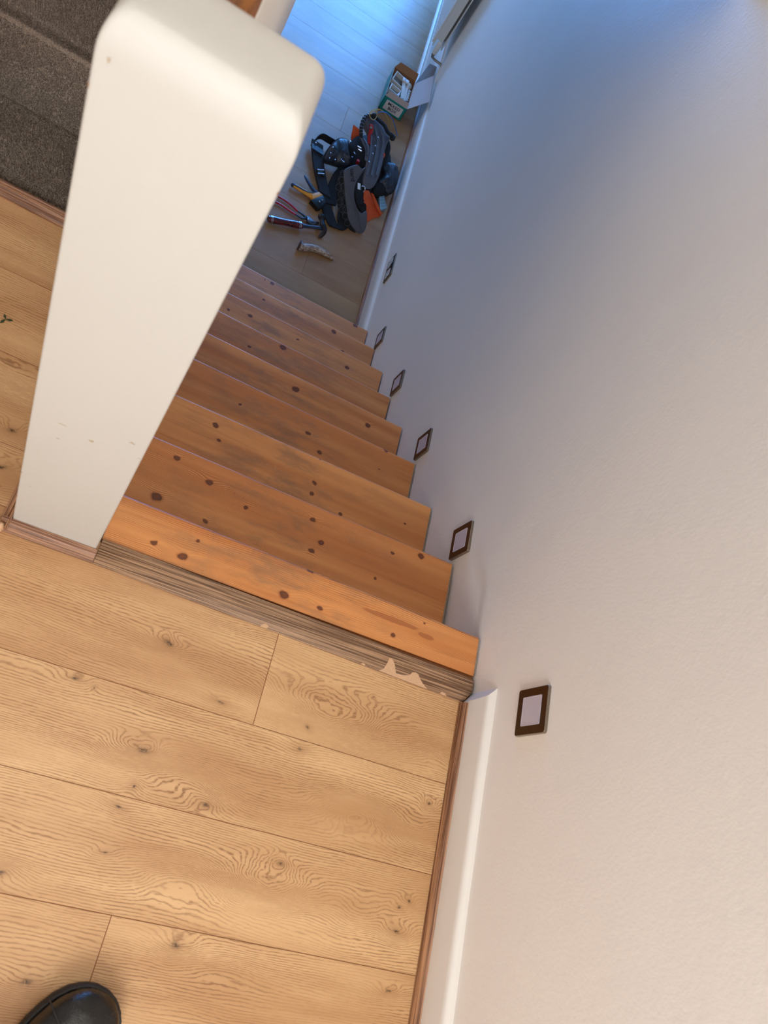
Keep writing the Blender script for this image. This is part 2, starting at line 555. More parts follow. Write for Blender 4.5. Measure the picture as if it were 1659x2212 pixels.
# far wall of the lower room with a glazed door opening
mb = MB()
mb.box(-4.6, -1.55, 6.45, 6.57, -1.6, 3.2)
mb.box(-0.04, 0.15, 6.45, 6.57, -1.6, 3.2)
mb.box(-1.55, -0.04, 6.45, 6.57, 0.60, 3.2)
struct(mb.build('wall_front', M_wall), 'far wall of the lower room with a wide glazed door')
mb = MB()
for (a, b, c, d) in ((-1.55, -1.50, LO, 0.6), (-0.09, -0.04, LO, 0.6), (-0.82, -0.77, LO, 0.6), (-1.55, -0.04, LO, LO + 0.06), (-1.55, -0.04, 0.54, 0.6)):
    mb.box(a, b, 6.47, 6.54, c, d)
struct(mb.build('door_1', M_skirt, bevel=0.004), 'white framed garden door at the end of the lower room')
mb = MB()
mb.box(-4.6, -4.48, -2.4, 6.45, -1.6, 3.2)
struct(mb.build('wall_left', M_wall), 'far left wall of the lower room')
mb = MB()
mb.box(-2.12, -2.02, -2.4, 6.45, -0.2, 3.2)
struct(mb.build('wall_left.001', M_wall), 'wall on the far side of the carpeted flight')
mb = MB()
mb.box(-4.48, -2.12, -2.4, 6.45, 0.68, 0.90)
struct(mb.build('ceiling.002', M_ceil), 'ceiling over the far side of the lower room')
mb = MB()
mb.box(-0.93, 0.0, 1.32, 6.45, 0.68, 0.90)
mb.box(-0.93, 0.0, 1.32, 1.42, 0.90, 3.2)
struct(mb.build('ceiling', M_ceil, bevel=0.006), 'ceiling of the lower room with its edge over the stairs')
mb = MB()
mb.box(-4.6, -0.90, -2.4, 6.45, 3.2, 3.3)
mb.box(-0.10, 0.15, -2.4, 6.45, 3.2, 3.3)
mb.box(-0.90, -0.10, -2.4, -0.95, 3.2, 3.3)
mb.box(-0.90, -0.10, 0.05, 6.45, 3.2, 3.3)
struct(mb.build('ceiling.001', M_ceil), 'ceiling over the landing with a rooflight opening')

# landing floor: slab, then planks
mb = MB()
mb.box(-2.02, 0.0, -2.4, -0.135, -0.20, -0.0095)
mb.box(-2.02, -0.862, -0.135, 0.40, -0.20, -0.0095)
floor = struct(mb.build('floor', M_hdf), 'landing floor of honey coloured oak laminate planks')

def plank_mesh(L, W, T=0.009):
    m = MB()
    g = 0.00015
    c = 0.00055
    x0, x1, y0, y1 = -L / 2 + g, L / 2 - g, -W / 2 + g, W / 2 - g
    v = [(x0, y0, -T), (x1, y0, -T), (x1, y1, -T), (x0, y1, -T),
         (x0, y0, -c), (x1, y0, -c), (x1, y1, -c), (x0, y1, -c),
         (x0 + c, y0 + c, 0), (x1 - c, y0 + c, 0), (x1 - c, y1 - c, 0), (x0 + c, y1 - c, 0)]
    m.add(v, [(8, 9, 10, 11)], 0)
    m.add(v, [(3, 2, 1, 0)] + [(i, (i + 1) % 4, (i + 1) % 4 + 4, i + 4) for i in range(4)] + [(i + 4, (i + 1) % 4 + 4, (i + 1) % 4 + 8, i + 8) for i in range(4)], 1)
    return m
plank_cache = {}
def plank(parent, x0, x1, y0, y1, ztop, mat, key):
    k = (round(x1 - x0, 4), round(y1 - y0, 4), key)
    if k not in plank_cache:
        o = plank_mesh(x1 - x0, y1 - y0).build('plank', [mat, M_hdf])
        plank_cache[k] = o.data
    else:
        o = bpy.data.objects.new('plank', plank_cache[k])
        COL.objects.link(o)
    o.location = ((x0 + x1) / 2, (y0 + y1) / 2, ztop)
    o.parent = parent
    return o

W = 0.1617
def row(parent, y0, y1, xa, xb, joints, z, mat, key):
    xs = [xa] + [j for j in sorted(joints) if xa < j < xb] + [xb]
    for a, b in zip(xs[:-1], xs[1:]):
        plank(parent, a, b, y0, y1, z, mat, key)
def jn(j):
    return [j + 1.29 * k for k in range(-3, 4)]
Y1 = -0.4285
XR = -0.0195
row(floor, Y1, -0.210, -1.96, XR, jn(-0.4355), 0, M_oak[1], 1)
row(floor, Y1 - W, Y1, -1.96, XR, jn(-1.05), 0, M_oak[2], 2)
row(floor, Y1 - 2 * W, Y1 - W, -1.96, XR, jn(-0.93), 0, M_oak[3], 3)
row(floor, Y1 - 3 * W, Y1 - 2 * W, -1.96, XR, jn(-0.5666), 0, M_oak[4], 4)
for k, j in ((4, -1.3), (5, -0.8), (6, -1.1), (7, -0.7), (8, -1.2), (9, -0.9), (10, -0.6), (11, -1.3), (12, -1.0)):
    row(floor, max(-2.39, Y1 - k * W), Y1 - (k - 1) * W, -1.96, XR, jn(j), 0, M_oak[9], 9)
row(floor, -0.210, -0.105, -1.96, -0.933, [], 0, M_oak[0], 0)
row(floor, -0.105, 0.057, -1.96, -0.933, [-1.31], 0, M_oak[0], 0)
row(floor, 0.057, 0.219, -1.96, -0.933, [-1.62], 0, M_oak[9], 9)
row(floor, 0.219, 0.375, -1.96, -0.933, [-1.45], 0, M_oak[9], 9)

# lower floor
mb = MB()
mb.box(-4.48, 0.0, -2.4, 6.45, LO - 0.12, LO - 0.0095)
lower = struct(mb.build('floor.001', M_hdf), 'lower floor of wide laminate planks at the foot of the stairs')
LJ = {5: -0.43, 0: -0.37}
for k in range(-3, 20):
    y0 = 2.230 + 0.2175 * (k - 1)
    y1 = y0 + 0.2175
    j = LJ.get(k, -1.06 - 0.045 * ((k * 5) % 4))
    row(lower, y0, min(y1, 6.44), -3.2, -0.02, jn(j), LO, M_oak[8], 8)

# ---------------------------------------------------------------- mouldings
# laminate nosing strip across the head of the stairs, with torn foil
mb = MB()
poly = [(-0.7875, -0.252), (-0.031, -0.2655), (-0.020, -0.262), (-0.003, -0.238), (-0.003, -0.212), (-0.7875, -0.204)]
mb.prism(poly, 'z', -0.006, 0.0035)
strip = struct(mb.build('trim_1', M_strip, bevel=0.0012), 'grey brown ribbed nosing strip across the head of the stairs')
ch = [(-0.2201, -0.2610), (-0.2110, -0.2535), (-0.2060, -0.2400), (-0.2040, -0.2300), (-0.1990, -0.2292), (-0.1930, -0.2340), (-0.1890, -0.2400), (-0.1860, -0.2480), (-0.1832, -0.2546),
      (-0.1660, -0.2530), (-0.1530, -0.2490), (-0.1480, -0.2415), (-0.1409, -0.2391), (-0.1340, -0.2410), (-0.1290, -0.2480), (-0.1200, -0.2560), (-0.1075, -0.2640)]
mb = MB()
mb.prism(ch, 'z', 0.0030, 0.0039)
mb.prism([(-0.475, -0.2575), (-0.462, -0.2577), (-0.459, -0.252), (-0.466, -0.249), (-0.472, -0.2525)], 'z', 0.003, 0.0039)
mb.prism([(-0.262, -0.2608), (-0.252, -0.2612), (-0.253, -0.258), (-0.258, -0.2575)], 'z', 0.003, 0.0039)
mb.prism([(-0.078, -0.2640), (-0.062, -0.2640), (-0.066, -0.259), (-0.074, -0.2585)], 'z', 0.003, 0.0039)
mb.build('bare_patch', M_chip, strip)['label'] = 'torn beige patch where the foil is missing'

# scotia moulding: ribbed concave profile
def scotia(name, p0, p1, out, wid, hei, mat, label, parent=None):
    p0 = Vector(p0); p1 = Vector(p1); out = Vector(out)
    prof = [(0, 0), (wid, 0), (wid, hei * 0.20), (wid * 0.86, hei * 0.26), (wid * 0.80, hei * 0.36), (wid * 0.50, hei * 0.48), (wid * 0.34, hei * 0.68),
            (wid * 0.30, hei * 0.86), (wid * 0.16, hei * 0.92), (wid * 0.12, hei), (0, hei)]
    m = MB()
    n = len(prof)
    v = [p + out * a + Vector((0, 0, b)) for p in (p0, p1) for a, b in prof]
    m.add(v, [tuple(range(n))[::-1], tuple(range(n, 2 * n))] + [(i, (i + 1) % n, (i + 1) % n + n, i + n) for i in range(n)])
    o = m.build(name, mat, parent)
    if label: struct(o, label)
    return o
scotia('trim_2', (-0.9445, -0.2305, 0), (-0.7885, -0.2305, 0), (0, -1, 0), 0.021, 0.017, M_foilx, 'ribbed brown moulding along the foot of the white newel post')
scotia('trim_3', (-0.9305, -0.249, 0), (-0.9305, 0.362, 0), (-1, 0, 0), 0.016, 0.018, M_foily, 'ribbed brown moulding running back along the left side of the newel post')
scotia('trim_4', (-2.02, 0.388, 0), (-0.9310, 0.388, 0), (0, -1, 0), 0.026, 0.018, M_foilx, 'ribbed brown moulding between the oak planks and the dark carpet')
mb = MB()
mb.pillow([(-0.9455, -0.2530, 0.001), (-0.9380, -0.2535, 0.001), (-0.9340, -0.2470, 0.001), (-0.9360, -0.2400, 0.001), (-0.9440, -0.2385, 0.001), (-0.9500, -0.2450, 0.001)], 0.001, 0.018, rings=4)
struct(mb.build('trim_5', M_chip, smooth=True), 'lump of tan filler at the corner of the newel post mouldings')

# quadrant bead and skirting on the right of the landing
def sweep_y(name, prof, y0, y1, mat, label, cut0=0.0, cut1=0.0):
    """profile (x, z) swept along y; cut = how far the wall side is shortened (mitred end)"""
    m = MB()
    n = len(prof)
    xm = min(p[0] for p in prof)
    v = [(x, y0 + cut0 * (x - xm), z) for x, z in prof] + [(x, y1 - cut1 * (x - xm), z) for x, z in prof]
    m.add(v, [tuple(range(n))[::-1], tuple(range(n, 2 * n))] + [(i, (i + 1) % n, (i + 1) % n + n, i + n) for i in range(n)])
    o = m.build(name, mat, smooth=True)
    if label: struct(o, label)
    return o
sweep_y('trim_6', [(-0.0180, 0.0), (-0.0290, 0.0), (-0.0290, 0.0035), (-0.0282, 0.0085), (-0.0262, 0.0140), (-0.0228, 0.0190), (-0.0190, 0.0215), (-0.0180, 0.0215)],
        -2.4, -0.2675, M_foily, 'ribbed brown quadrant bead along the foot of the landing skirting')
skp = [(0.0035, 0.0), (-0.0180, 0.0), (-0.0180, 0.033), (-0.0172, 0.040), (-0.0142, 0.072), (-0.0132, 0.0785), (-0.0105, 0.0825), (-0.0060, 0.0850), (-0.0010, 0.0862), (0.0035, 0.0866)]
sweep_y('baseboard_right', skp, -2.4, -0.263, M_skirt, 'cream skirting board on the right of the landing, cut off at the stairs', cut1=-1.2)
# lower skirting and bead
skl = [(0.004, LO), (-0.0180, LO), (-0.0180, LO + 0.088), (-0.0170, LO + 0.100), (-0.0140, LO + 0.108), (-0.0110, LO + 0.116), (-0.0060, LO + 0.1195), (0.004, LO + 0.1200)]
sweep_y('baseboard_right.001', skl, 1.78, 6.44, M_skirt, 'cream skirting board at the foot of the lower wall')
sweep_y('trim_7', [(-0.018, LO), (-0.034, LO), (-0.034, LO + 0.004), (-0.031, LO + 0.010), (-0.025, LO + 0.015), (-0.018, LO + 0.017)], 1.78, 3.80, M_foily,
        'brown quadrant bead along the lower floor beside the tool belt')
pb = [(-0.017, LO), (-0.100, LO), (-0.100, LO + 0.012), (-0.096, LO + 0.021), (-0.089, LO + 0.025), (-0.083, LO + 0.022), (-0.080, LO + 0.018), (-0.0765, LO + 0.040), (-0.074, LO + 0.046), (-0.017, LO + 0.046)]
sweep_y('trim_8', pb, 3.80, 6.44, M_skirt, 'low white pipe boxing along the lower wall under the radiator')

# ---------------------------------------------------------------- newel post, balustrade panel and handrail
PX0, PX1, PY0, PY1, PT = -0.930, -0.7915, -0.2300, -0.1500, 0.9665
mb = MB()
def post_ring(inset, z):
    # rounded rectangle in plan, its corner radius shrinking with the inset
    x0, x1, y0, y1 = PX0 + inset, PX1 - inset, PY0 + inset, PY1 - inset
    rr = min(0.0035 + inset * 0.35, (y1 - y0) / 2 - 0.002)
    out = []
    for cx, cy, a0 in ((x1 - rr, y1 - rr, 0), (x0 + rr, y1 - rr, PI / 2), (x0 + rr, y0 + rr, PI), (x1 - rr, y0 + rr, 1.5 * PI)):
        for i in range(6):
            a = a0 + PI / 2 * i / 5
            out.append((cx + rr * math.cos(a), cy + rr * math.sin(a), z))
    return out
RT = 0.015
RZ = 0.034
rings = [post_ring(0, 0.0)] + [post_ring(0, 0.12 * k) for k in range(1, 8)]
for i in range(9):
    a = PI / 2 * i / 8
    rings.append(post_ring(RT * (1 - math.cos(a)), PT - RZ + RZ * math.sin(a)))
rings.append(post_ring(RT + 0.008, PT + 0.0006))
rings.append(post_ring(RT + 0.016, PT + 0.0008))
nn = 24
V = [p for r_ in rings for p in r_]
F = [(i * nn + j, i * nn + (j + 1) % nn, (i + 1) * nn + (j + 1) % nn, (i + 1) * nn + j) for i in range(len(rings) - 1) for j in range(nn)]
F += [tuple(range(nn))[::-1], tuple((len(rings) - 1) * nn + j for j in range(nn))]
mb.add(V, F)
post = mb.build('newel_post', M_post, smooth=True)
tag(post, 'thick cream painted newel post with a rounded top, at the head of the stairs', 'newel post')
# chips, dents and marks on the paint: shallow scars, each a small sliver on the surface
M_scar = plain('old_paint_scar', lin(176, 158, 132), 0.7)
M_scar2 = plain('brown_paint_scar', lin(150, 110, 84), 0.7)
def scar_f(x, z, w, h, a, mi=0):
    m = []
    n = 7
    for k in range(n):
        t = 2 * PI * k / n
        r = 1 + 0.35 * math.sin(3.1 * k + x * 91)
        u, q = w * math.cos(t) * r, h * math.sin(t) * r
        m.append((x + u * math.cos(a) - q * math.sin(a), z + u * math.sin(a) + q * math.cos(a)))
    return m
for (x, z, w, h, a) in ((-0.8922, 0.4158, 0.0049, 0.0009, 0.00), (-0.8933, 0.3734, 0.0022, 0.0011, 0.40), (-0.8548, 0.4038, 0.0038, 0.0029, 0.30), (-0.8108, 0.4427, 0.0032, 0.0022, 0.00), (-0.8195, 0.1057, 0.0008, 0.0011, 0.00), (-0.8244, 0.2388, 0.0008, 0.0007, 0.00), (-0.9280, 0.2199, 0.0016, 0.0014, 0.00), (-0.7956, 0.4103, 0.0016, 0.0009, 0.00), (-0.9197, 0.9325, 0.0013, 0.0025, 0.00), (-0.9129, 0.1811, 0.0027, 0.0006, 0.20)):
    mb = MB()
    mb.prism(scar_f(x, z, w, h, a), 'y', PY0 - 0.0002, PY0 + 0.001)
    mb.build('paint_scar', M_scar, post)
for (x, z) in ((PX0 + 0.001, 0.905), (PX1 - 0.001, 0.905), (PX1 - 0.0015, 0.40), (PX0 + 0.001, 0.12)):
    mb = MB()
    mb.ball((x, PY0 + 0.0016, z), (0.0011, 0.0009, 0.0026), 6, 4)
    mb.build('edge_chip', M_scar2, post)

slope = 0.87
zb = lambda y: 0.300 + slope * (y - 0.82)
zt = lambda y: 0.868 + slope * (y + 0.06)
mb = MB()
mb.prism([(-0.149, zb(-0.149)), (2.6, zb(2.6)), (2.6, zt(2.6)), (-0.149, zt(-0.149))], 'x', -0.925, -0.8575)
struct(mb.build('wall_left.002', M_wall, bevel=0.002), 'cream panelled side of the carpeted flight behind the newel post')
mb = MB()
prof = [(-0.929, 0.0), (-0.863, 0.0), (-0.859, 0.010), (-0.863, 0.026), (-0.874, 0.036), (-0.896, 0.040), (-0.918, 0.036), (-0.929, 0.026), (-0.933, 0.010)]
n = len(prof)
v = [(x, y, zt(y) + z) for y in (-0.149, 2.6) for x, z in prof]
mb.add(v, [tuple(range(n))[::-1], tuple(range(n, 2 * n))] + [(i, (i + 1) % n, (i + 1) % n + n, i + n) for i in range(n)])
tag(mb.build('handrail', M_oakrail, smooth=True), 'varnished oak handrail climbing away behind the top of the newel post', 'handrail')

# ---------------------------------------------------------------- the staircase going down
stairs = empty('staircase', (-0.43, 0.8, LO), 'pine staircase with worn knotty treads running down beside the cream wall', 'staircase')
NOS = [(-0.116, -0.1101, -0.001), (0.1135, 0.1145, -0.1749), (0.3434, 0.3379, -0.3529), (0.5722, 0.5756, -0.5281), (0.8023, 0.802, -0.7019), (1.0381, 1.0448, -0.8882), (1.2669, 1.2693, -1.0506), (1.5145, 1.5135, -1.2374), (1.7495, 1.75, -1.416)]
PK = [[(-0.7049, -0.1764, 0.7), (-0.65, -0.1815, 1.1), (-0.6323, -0.1428, 0.5), (-0.4459, -0.1823, 1.15), (-0.3699, -0.1815, 0.8), (-0.2048, -0.1816, 0.7), (-0.4075, -0.1126, 0.9), (-0.1397, -0.1338, 0.35)], [(-0.7175, -0.0158, 1.5), (-0.608, -0.0261, 0.7), (-0.6271, 0.0609, 1.0), (-0.708, 0.0857, 0.9), (-0.5339, 0.0386, 0.6), (-0.3792, 0.0749, 0.8), (-0.3467, 0.0293, 0.9), (-0.3624, 0.0022, 0.8), (-0.0916, 0.0975, 1.0), (-0.1672, 0.0749, 0.5), (-0.1961, -0.0021, 0.5)], [(-0.6366, 0.3008, 0.9), (-0.6158, 0.2648, 0.6), (-0.3489, 0.2639, 0.8), (-0.3485, 0.2311, 0.7), (-0.2586, 0.21, 0.7), (-0.3517, 0.3412, 0.6), (-0.0712, 0.2608, 0.4)], [(-0.5738, 0.4977, 0.6), (-0.3612, 0.5053, 0.9), (-0.3105, 0.4619, 0.9), (-0.1087, 0.5699, 0.8), (-0.1159, 0.4957, 0.4)], [(-0.3997, 0.7514, 1.4), (-0.1258, 0.7449, 1.2), (-0.3182, 0.6142, 0.9)], [(-0.6838, 0.9225, 1.5), (-0.5644, 0.9605, 0.8), (-0.4517, 1.024, 1.5)], [(-0.5839, 1.213, 1.2), (-0.3796, 1.2164, 0.7), (-0.1549, 1.2008, 1.2), (-0.6675, 1.1925, 0.7)], [(-0.6474, 1.4012, 1.0), (-0.5361, 1.4731, 0.7), (-0.2053, 1.4927, 1.4), (-0.1419, 1.4157, 1.0)], [(-0.5065, 1.7293, 1.1), (-0.5422, 1.7287, 0.5), (-0.0703, 1.7396, 1.5), (0.0132, 1.6609, 0.8)]]
tread_m = []
for k, (yr, yl, z) in enumerate(NOS):
    tm = pine('pine_tread_%d' % k, PK[k], z, yr - 0.10, k + 1.0)
    tread_m.append(tm)
    back = (NOS[k - 1][0] - 0.035) if k else -0.203
    xl = -0.7885 if k == 0 else -0.830
    xr = -0.0035
    T = 0.027
    r = 0.008
    # cross-section with a rounded nosing
    prof = [(0, -T), (0, 0)]
    def pr(y):
        arc = [(y - r + r * math.sin(a), -r + r * math.cos(a)) for a in [PI / 2 * i / 5 for i in range(6)]]
        arc += [(y - 0.004 + 0.004 * math.cos(a), -T + 0.004 - 0.004 * math.sin(a)) for a in [PI / 2 * i / 3 for i in range(4)]]
        return arc
    ll = yl + (yl - yr) / 0.74 * 0.09
    segs = 24
    mb = MB()
    V = []
    nn = 12
    for i in range(segs + 1):
        u = i / segs
        x = xl + (xr - xl) * u
        y = ll + (yr - ll) * u
        wav = 0.0006 * noise.noise(Vector((x * 6, k * 3.1, 0)))
        # the middle of an old tread is worn a touch hollow
        wear = -0.0016 * math.exp(-((x + 0.46) / 0.22) ** 2)
        pts = [(back, -T), (back, 0)] + [(a, q + (wear if q > -0.01 else 0)) for a, q in pr(y + wav)]
        V += [(x, a, z + q) for a, q in pts]
        nn = len(pts)
    mb.add(V, [(i * nn + j, i * nn + (j + 1) % nn, (i + 1) * nn + (j + 1) % nn, (i + 1) * nn + j) for i in range(segs) for j in range(nn)]
           + [tuple(range(nn))[::-1], tuple(segs * nn + j for j in range(nn))])
    mb.build('tread', tm, stairs, smooth=True)
    zn = NOS[k + 1][2] if k < 8 else LO
    mb = MB()
    mb.box(xl, xr - 0.002, yr - 0.040, yr - 0.022, zn - 0.02 if k < 8 else LO, z - T + 0.001)
    mb.build('riser', tm, stairs)
# sloping side string on the open side
mb = MB()
s2 = (NOS[8][2] - NOS[0][2]) / (NOS[8][0] - NOS[0][0])
f2 = lambda y, d: NOS[0][2] + s2 * (y - NOS[0][0]) + d
mb.prism([(-0.13, f2(-0.13, -0.30)), (1.76, LO), (1.86, LO), (1.86, f2(1.86, 0.05)), (-0.13, -0.02)], 'x', -0.8555, -0.831)
mb.build('side_string', M_skirt, stairs)
# ragged caulk along the tread ends
M_caulk = plain('old_caulk', lin(150, 134, 112), 0.8)
for k, (yr, yl, z) in enumerate(NOS[:4]):
    mb = MB()
    y = yr - 0.004
    yb = yr - (0.085 if k == 0 else 0.17)
    pts = []
    while y > yb:
        pts.append((-0.0022 + 0.0006 * random.random(), y, z - 0.001 + 0.002 * random.random()))
        y -= 0.006
    mb.tube(pts, [0.0008 + 0.0012 * random.random() for _ in pts], 5)
    mb.build('caulk', M_caulk, stairs)

# ---------------------------------------------------------------- carpet on the other flight
M_carpet = None
t = NT('dark_taupe_carpet')
n1 = t.noise(t.P(), 520, 3, 0.7)
n2 = t.noise(t.P(), 6, 4, 0.6)
c = t.mix(t.mr(n1, 0.3, 0.7), lin(88, 77, 67), lin(190, 174, 158))
c = t.mix(t.mr(n2, 0.35, 0.7, 0, 0.4), c, lin(112, 88, 76))
M_carpet = t.fin(c, 0.95, t.bump(n1, 0.6, 0.004), 0, 0.1)
cs = [(0.3885, -0.02), (0.3885, 0.004), (0.585, 0.004)]
for k in range(7):
    y = 0.592 + 0.235 * k
    z = 0.200 * (k + 1)
    cs += [(y, z - 0.20 + 0.01), (y - 0.002, z - 0.020), (y - 0.001, z - 0.010), (y + 0.004, z - 0.002), (y + 0.012, z + 0.001), (y + 0.226, z + 0.001)]
cs += [(0.592 + 0.235 * 7, 1.20), (0.62, -0.02)]
mb = MB()
mb.prism(cs, 'x', -2.012, -0.931)
carp = mb.build('carpeted_flight', M_carpet, smooth=True)
tag(carp, 'dark taupe carpet covering the flight that climbs to the left of the newel post', 'stair carpet')
# pile
V = []; Fc = []
def tuft(p, nrm, L, w):
    d = Vector(nrm) + Vector((random.uniform(-.45, .45), random.uniform(-.45, .45), random.uniform(-.35, .35)))
    d.normalize()
    a = d.orthogonal().normalized()
    c2 = d.cross(a)
    th = random.uniform(0, 2 * PI)
    o = len(V)
    for k in range(3):
        q = th + k * 2.094
        V.append(tuple(Vector(p) + (a * math.cos(q) + c2 * math.sin(q)) * w))
    V.append(tuple(Vector(p) + d * L))
    Fc.extend([(o, o + 1, o + 3), (o + 1, o + 2, o + 3), (o + 2, o, o + 3)])
for _ in range(26000):
    tuft((random.uniform(-1.55, -0.932), random.uniform(0.392, 0.588), 0.003), (0, -0.2, 1), random.uniform(.005, .009), 0.0016)
for _ in range(26000):
    tuft((random.uniform(-1.55, -0.932), 0.5925, random.uniform(0.006, 0.176)), (0, -1, 0.15), random.uniform(.004, .008), 0.0016)
for _ in range(7000):
    a = random.uniform(0, PI / 2)
    tuft((random.uniform(-1.60, -0.932), 0.600 - 0.010 * math.cos(a), 0.189 + 0.010 * math.sin(a)), (0, -math.cos(a), math.sin(a)), random.uniform(.004, .0065), 0.0016)
for _ in range(5000):
    tuft((random.uniform(-1.55, -0.932), 0.588, 0.004), (0, -0.6, 0.6), random.uniform(.005, .009), 0.0016)
for _ in range(50000):
    tuft((random.uniform(-1.62, -0.932), random.uniform(0.598, 0.99), 0.2000), (0, 0.3, 1), random.uniform(.005, .009), 0.0016)
mb = MB()
me = bpy.data.meshes.new('carpet_pile')
me.from_pydata(V, [], Fc)
me.materials.append(M_carpet)
pile = bpy.data.objects.new('carpet_pile', me)
COL.objects.link(pile)
pile.parent = carp
pile['kind'] = 'stuff'

# ---------------------------------------------------------------- low-level step lights and the power socket on the wall
M_bronze = plain('brushed_bronze_plate', lin(70, 46, 22), 0.34, 0.55, vary=0.06)
M_chrome = plain('plate_edge', lin(150, 138, 124), 0.28, 0.9)
t = NT('frosted_diffuser')
M_diff = t.fin(lin(196, 186, 196), 0.28, None, 0, 0.5)
M_white = plain('white_plastic', lin(222, 220, 216), 0.35, vary=0.03)
M_black = plain('black_plastic', lin(18, 18, 20), 0.4, vary=0.2)

def rrect(w, h, r, n=5):
    p = []
    for cx, cy, a0 in ((w / 2 - r, h / 2 - r, 0), (-w / 2 + r, h / 2 - r, PI / 2), (-w / 2 + r, -h / 2 + r, PI), (w / 2 - r, -h / 2 + r, 1.5 * PI)):
        for i in range(n):
            a = a0 + PI / 2 * i / (n - 1)
            p.append((cx + r * math.cos(a), cy + r * math.sin(a)))
    return p

def plate_parts(root, w, h, holes=()):
    # plate lies in the local y (horizontal) / z (vertical) plane and faces -x
    m = MB()
    o = rrect(w, h, 0.005)
    i = rrect(w - 0.0018, h - 0.0018, 0.0042)
    n = len(o)
    v = [(0.004, a, b) for a, b in o] + [(-0.0030, a, b) for a, b in o] + [(-0.0042, a, b) for a, b in i]
    m.add(v, [tuple(range(n))] + [(k, (k + 1) % n, (k + 1) % n + n, k + n) for k in range(n)], 1)
    m.add(v, [(k + n, (k + 1) % n + n, (k + 1) % n + 2 * n, k + 2 * n) for k in range(n)], 1)
    m.add(v, [tuple(range(2 * n, 3 * n))], 0)
    return m.build('faceplate', [M_bronze, M_chrome], root, local=True)

labels = ['brown step light with a pale insert beside the landing skirting, the largest and nearest', 'brown step light next to the second stair tread, below the landing', 'brown step light third along the wall, level with the middle treads', 'brown step light just above the lower treads, between the third one and the last', 'smallest brown step light, at the bottom tread next to the lower skirting']
lights0 = None
for i, ((y, z), lab) in enumerate(zip([(-0.2996, 0.2108), (0.1711, -0.1545), (0.6319, -0.5025), (1.0898, -0.8558), (1.5576, -1.2059)], labels)):
    if lights0 is None:
        r = empty('step_light', (0, y, z), lab, 'step light', 'recessed step lights along the stair wall')
        fp = plate_parts(r, 0.086, 0.086)
        m = MB()
        o = rrect(0.0530, 0.0530, 0.002)
        q = rrect(0.0500, 0.0500, 0.0012)
        n = len(o)
        v = [(-0.0040, a, b) for a, b in o] + [(-0.0052, a, b) for a, b in o] + [(-0.0052, a, b) for a, b in q] + [(-0.0047, a, b) for a, b in q]
        m.add(v, [tuple(range(3 * n, 4 * n))] + [(k + j * n, (k + 1) % n + j * n, (k + 1) % n + (j + 1) * n, k + (j + 1) * n) for j in range(3) for k in range(n)])
        m.build('diffuser', M_diff, r, local=True)
        lights0 = r
    else:
        r = lights0.copy()
        COL.objects.link(r)
        r.location = (0, y, z)
        r['label'] = lab
        for ch_ in list(lights0.children):
            d = ch_.copy()
            COL.objects.link(d)
            d.parent = r
r = empty('power_socket', (0, 2.1099, -1.3415), 'double power socket with brown plate, low on the wall beyond the last step light', 'socket')
plate_parts(r, 0.146, 0.086)
for dy in (-0.036, 0.036):
    m = MB()
    m.prism([(a + dy, b_ - 0.004) for a, b_ in rrect(0.046, 0.046, 0.003)], 'x', -0.0050, -0.0064)
    ins = m.build('socket_insert', M_white, r, local=True)
    m = MB()
    for a, b_ in ((0, 0.011), (-0.011, -0.009), (0.011, -0.009)):
        m.box(-0.0068, -0.0060, dy + a - 0.0035, dy + a + 0.0035, b_ - 0.0075, b_ - 0.0005)
    m.build('pin_hole', M_black, ins, local=True)
for dy in (-0.008, 0.008):
    m = MB()
    m.prism([(dy - 0.0055, 0.012), (dy + 0.0055, 0.012), (dy + 0.0055, 0.032), (dy - 0.0055, 0.032)], 'x', -0.005, -0.0085)
    m.build('rocker_switch', M_black, r, local=True)

# ---------------------------------------------------------------- radiator
M_rad = plain('radiator_enamel', lin(222, 220, 214), 0.4, vary=0.03)
M_radin = plain('radiator_inside', lin(120, 120, 118), 0.6, vary=0.1)
ry, rz0, rz1, rl = 4.005, LO + 0.185, LO + 0.785, 1.20
rad = empty('radiator', (-0.07, ry, rz0), 'white double panel radiator hung on the wall beyond the cardboard box', 'radiator')
mb = MB()
prof = []
for i in range(30):
    y0 = ry + 0.012 + 0.04 * i - 0.0
    if y0 + 0.04 > ry + rl: break
    prof += [(-0.104, y0), (-0.104, y0 + 0.016), (-0.117, y0 + 0.021), (-0.117, y0 + 0.034)]
prof = [(-0.100, ry), (-0.108, ry)] + prof + [(-0.108, ry + rl), (-0.100, ry + rl)]
mb.prism(prof, 'z', rz0, rz1)
mb.build('front_panel', M_rad, rad)
mb = MB()
mb.box(-0.048, -0.040, ry, ry + rl, rz0, rz1)
mb.build('back_panel', M_rad, rad, bevel=0.002)
mb = MB()
y0 = ry + 0.05
while y0 < ry + rl - 0.04:
    mb.box(-0.100, -0.048, y0, y0 + 0.002, rz0 + 0.03, rz1 - 0.03)
    y0 += 0.03
mb.build('convector_fins', M_radin, rad)
mb = MB()
mb.box(-0.101, -0.062, ry - 0.001, ry + 0.001, rz0 + 0.05, rz1 - 0.002)
mb.build('side_cover', M_rad, rad)
mb = MB()
mb.box(-0.108, -0.040, ry, ry + rl, rz1 - 0.004, rz1)
mb.build('top_grille', M_rad, rad)
mb = MB()
mb.tube([(-0.076, ry - 0.028, rz0 - 0.02), (-0.076, ry - 0.028, rz0 + 0.012), (-0.076, ry - 0.028, rz0 + 0.05), (-0.076, ry - 0.028, rz0 + 0.062)], [0.013, 0.017, 0.017, 0.010], 12)
mb.build('valve_head', M_white, rad, smooth=True)
mb = MB()
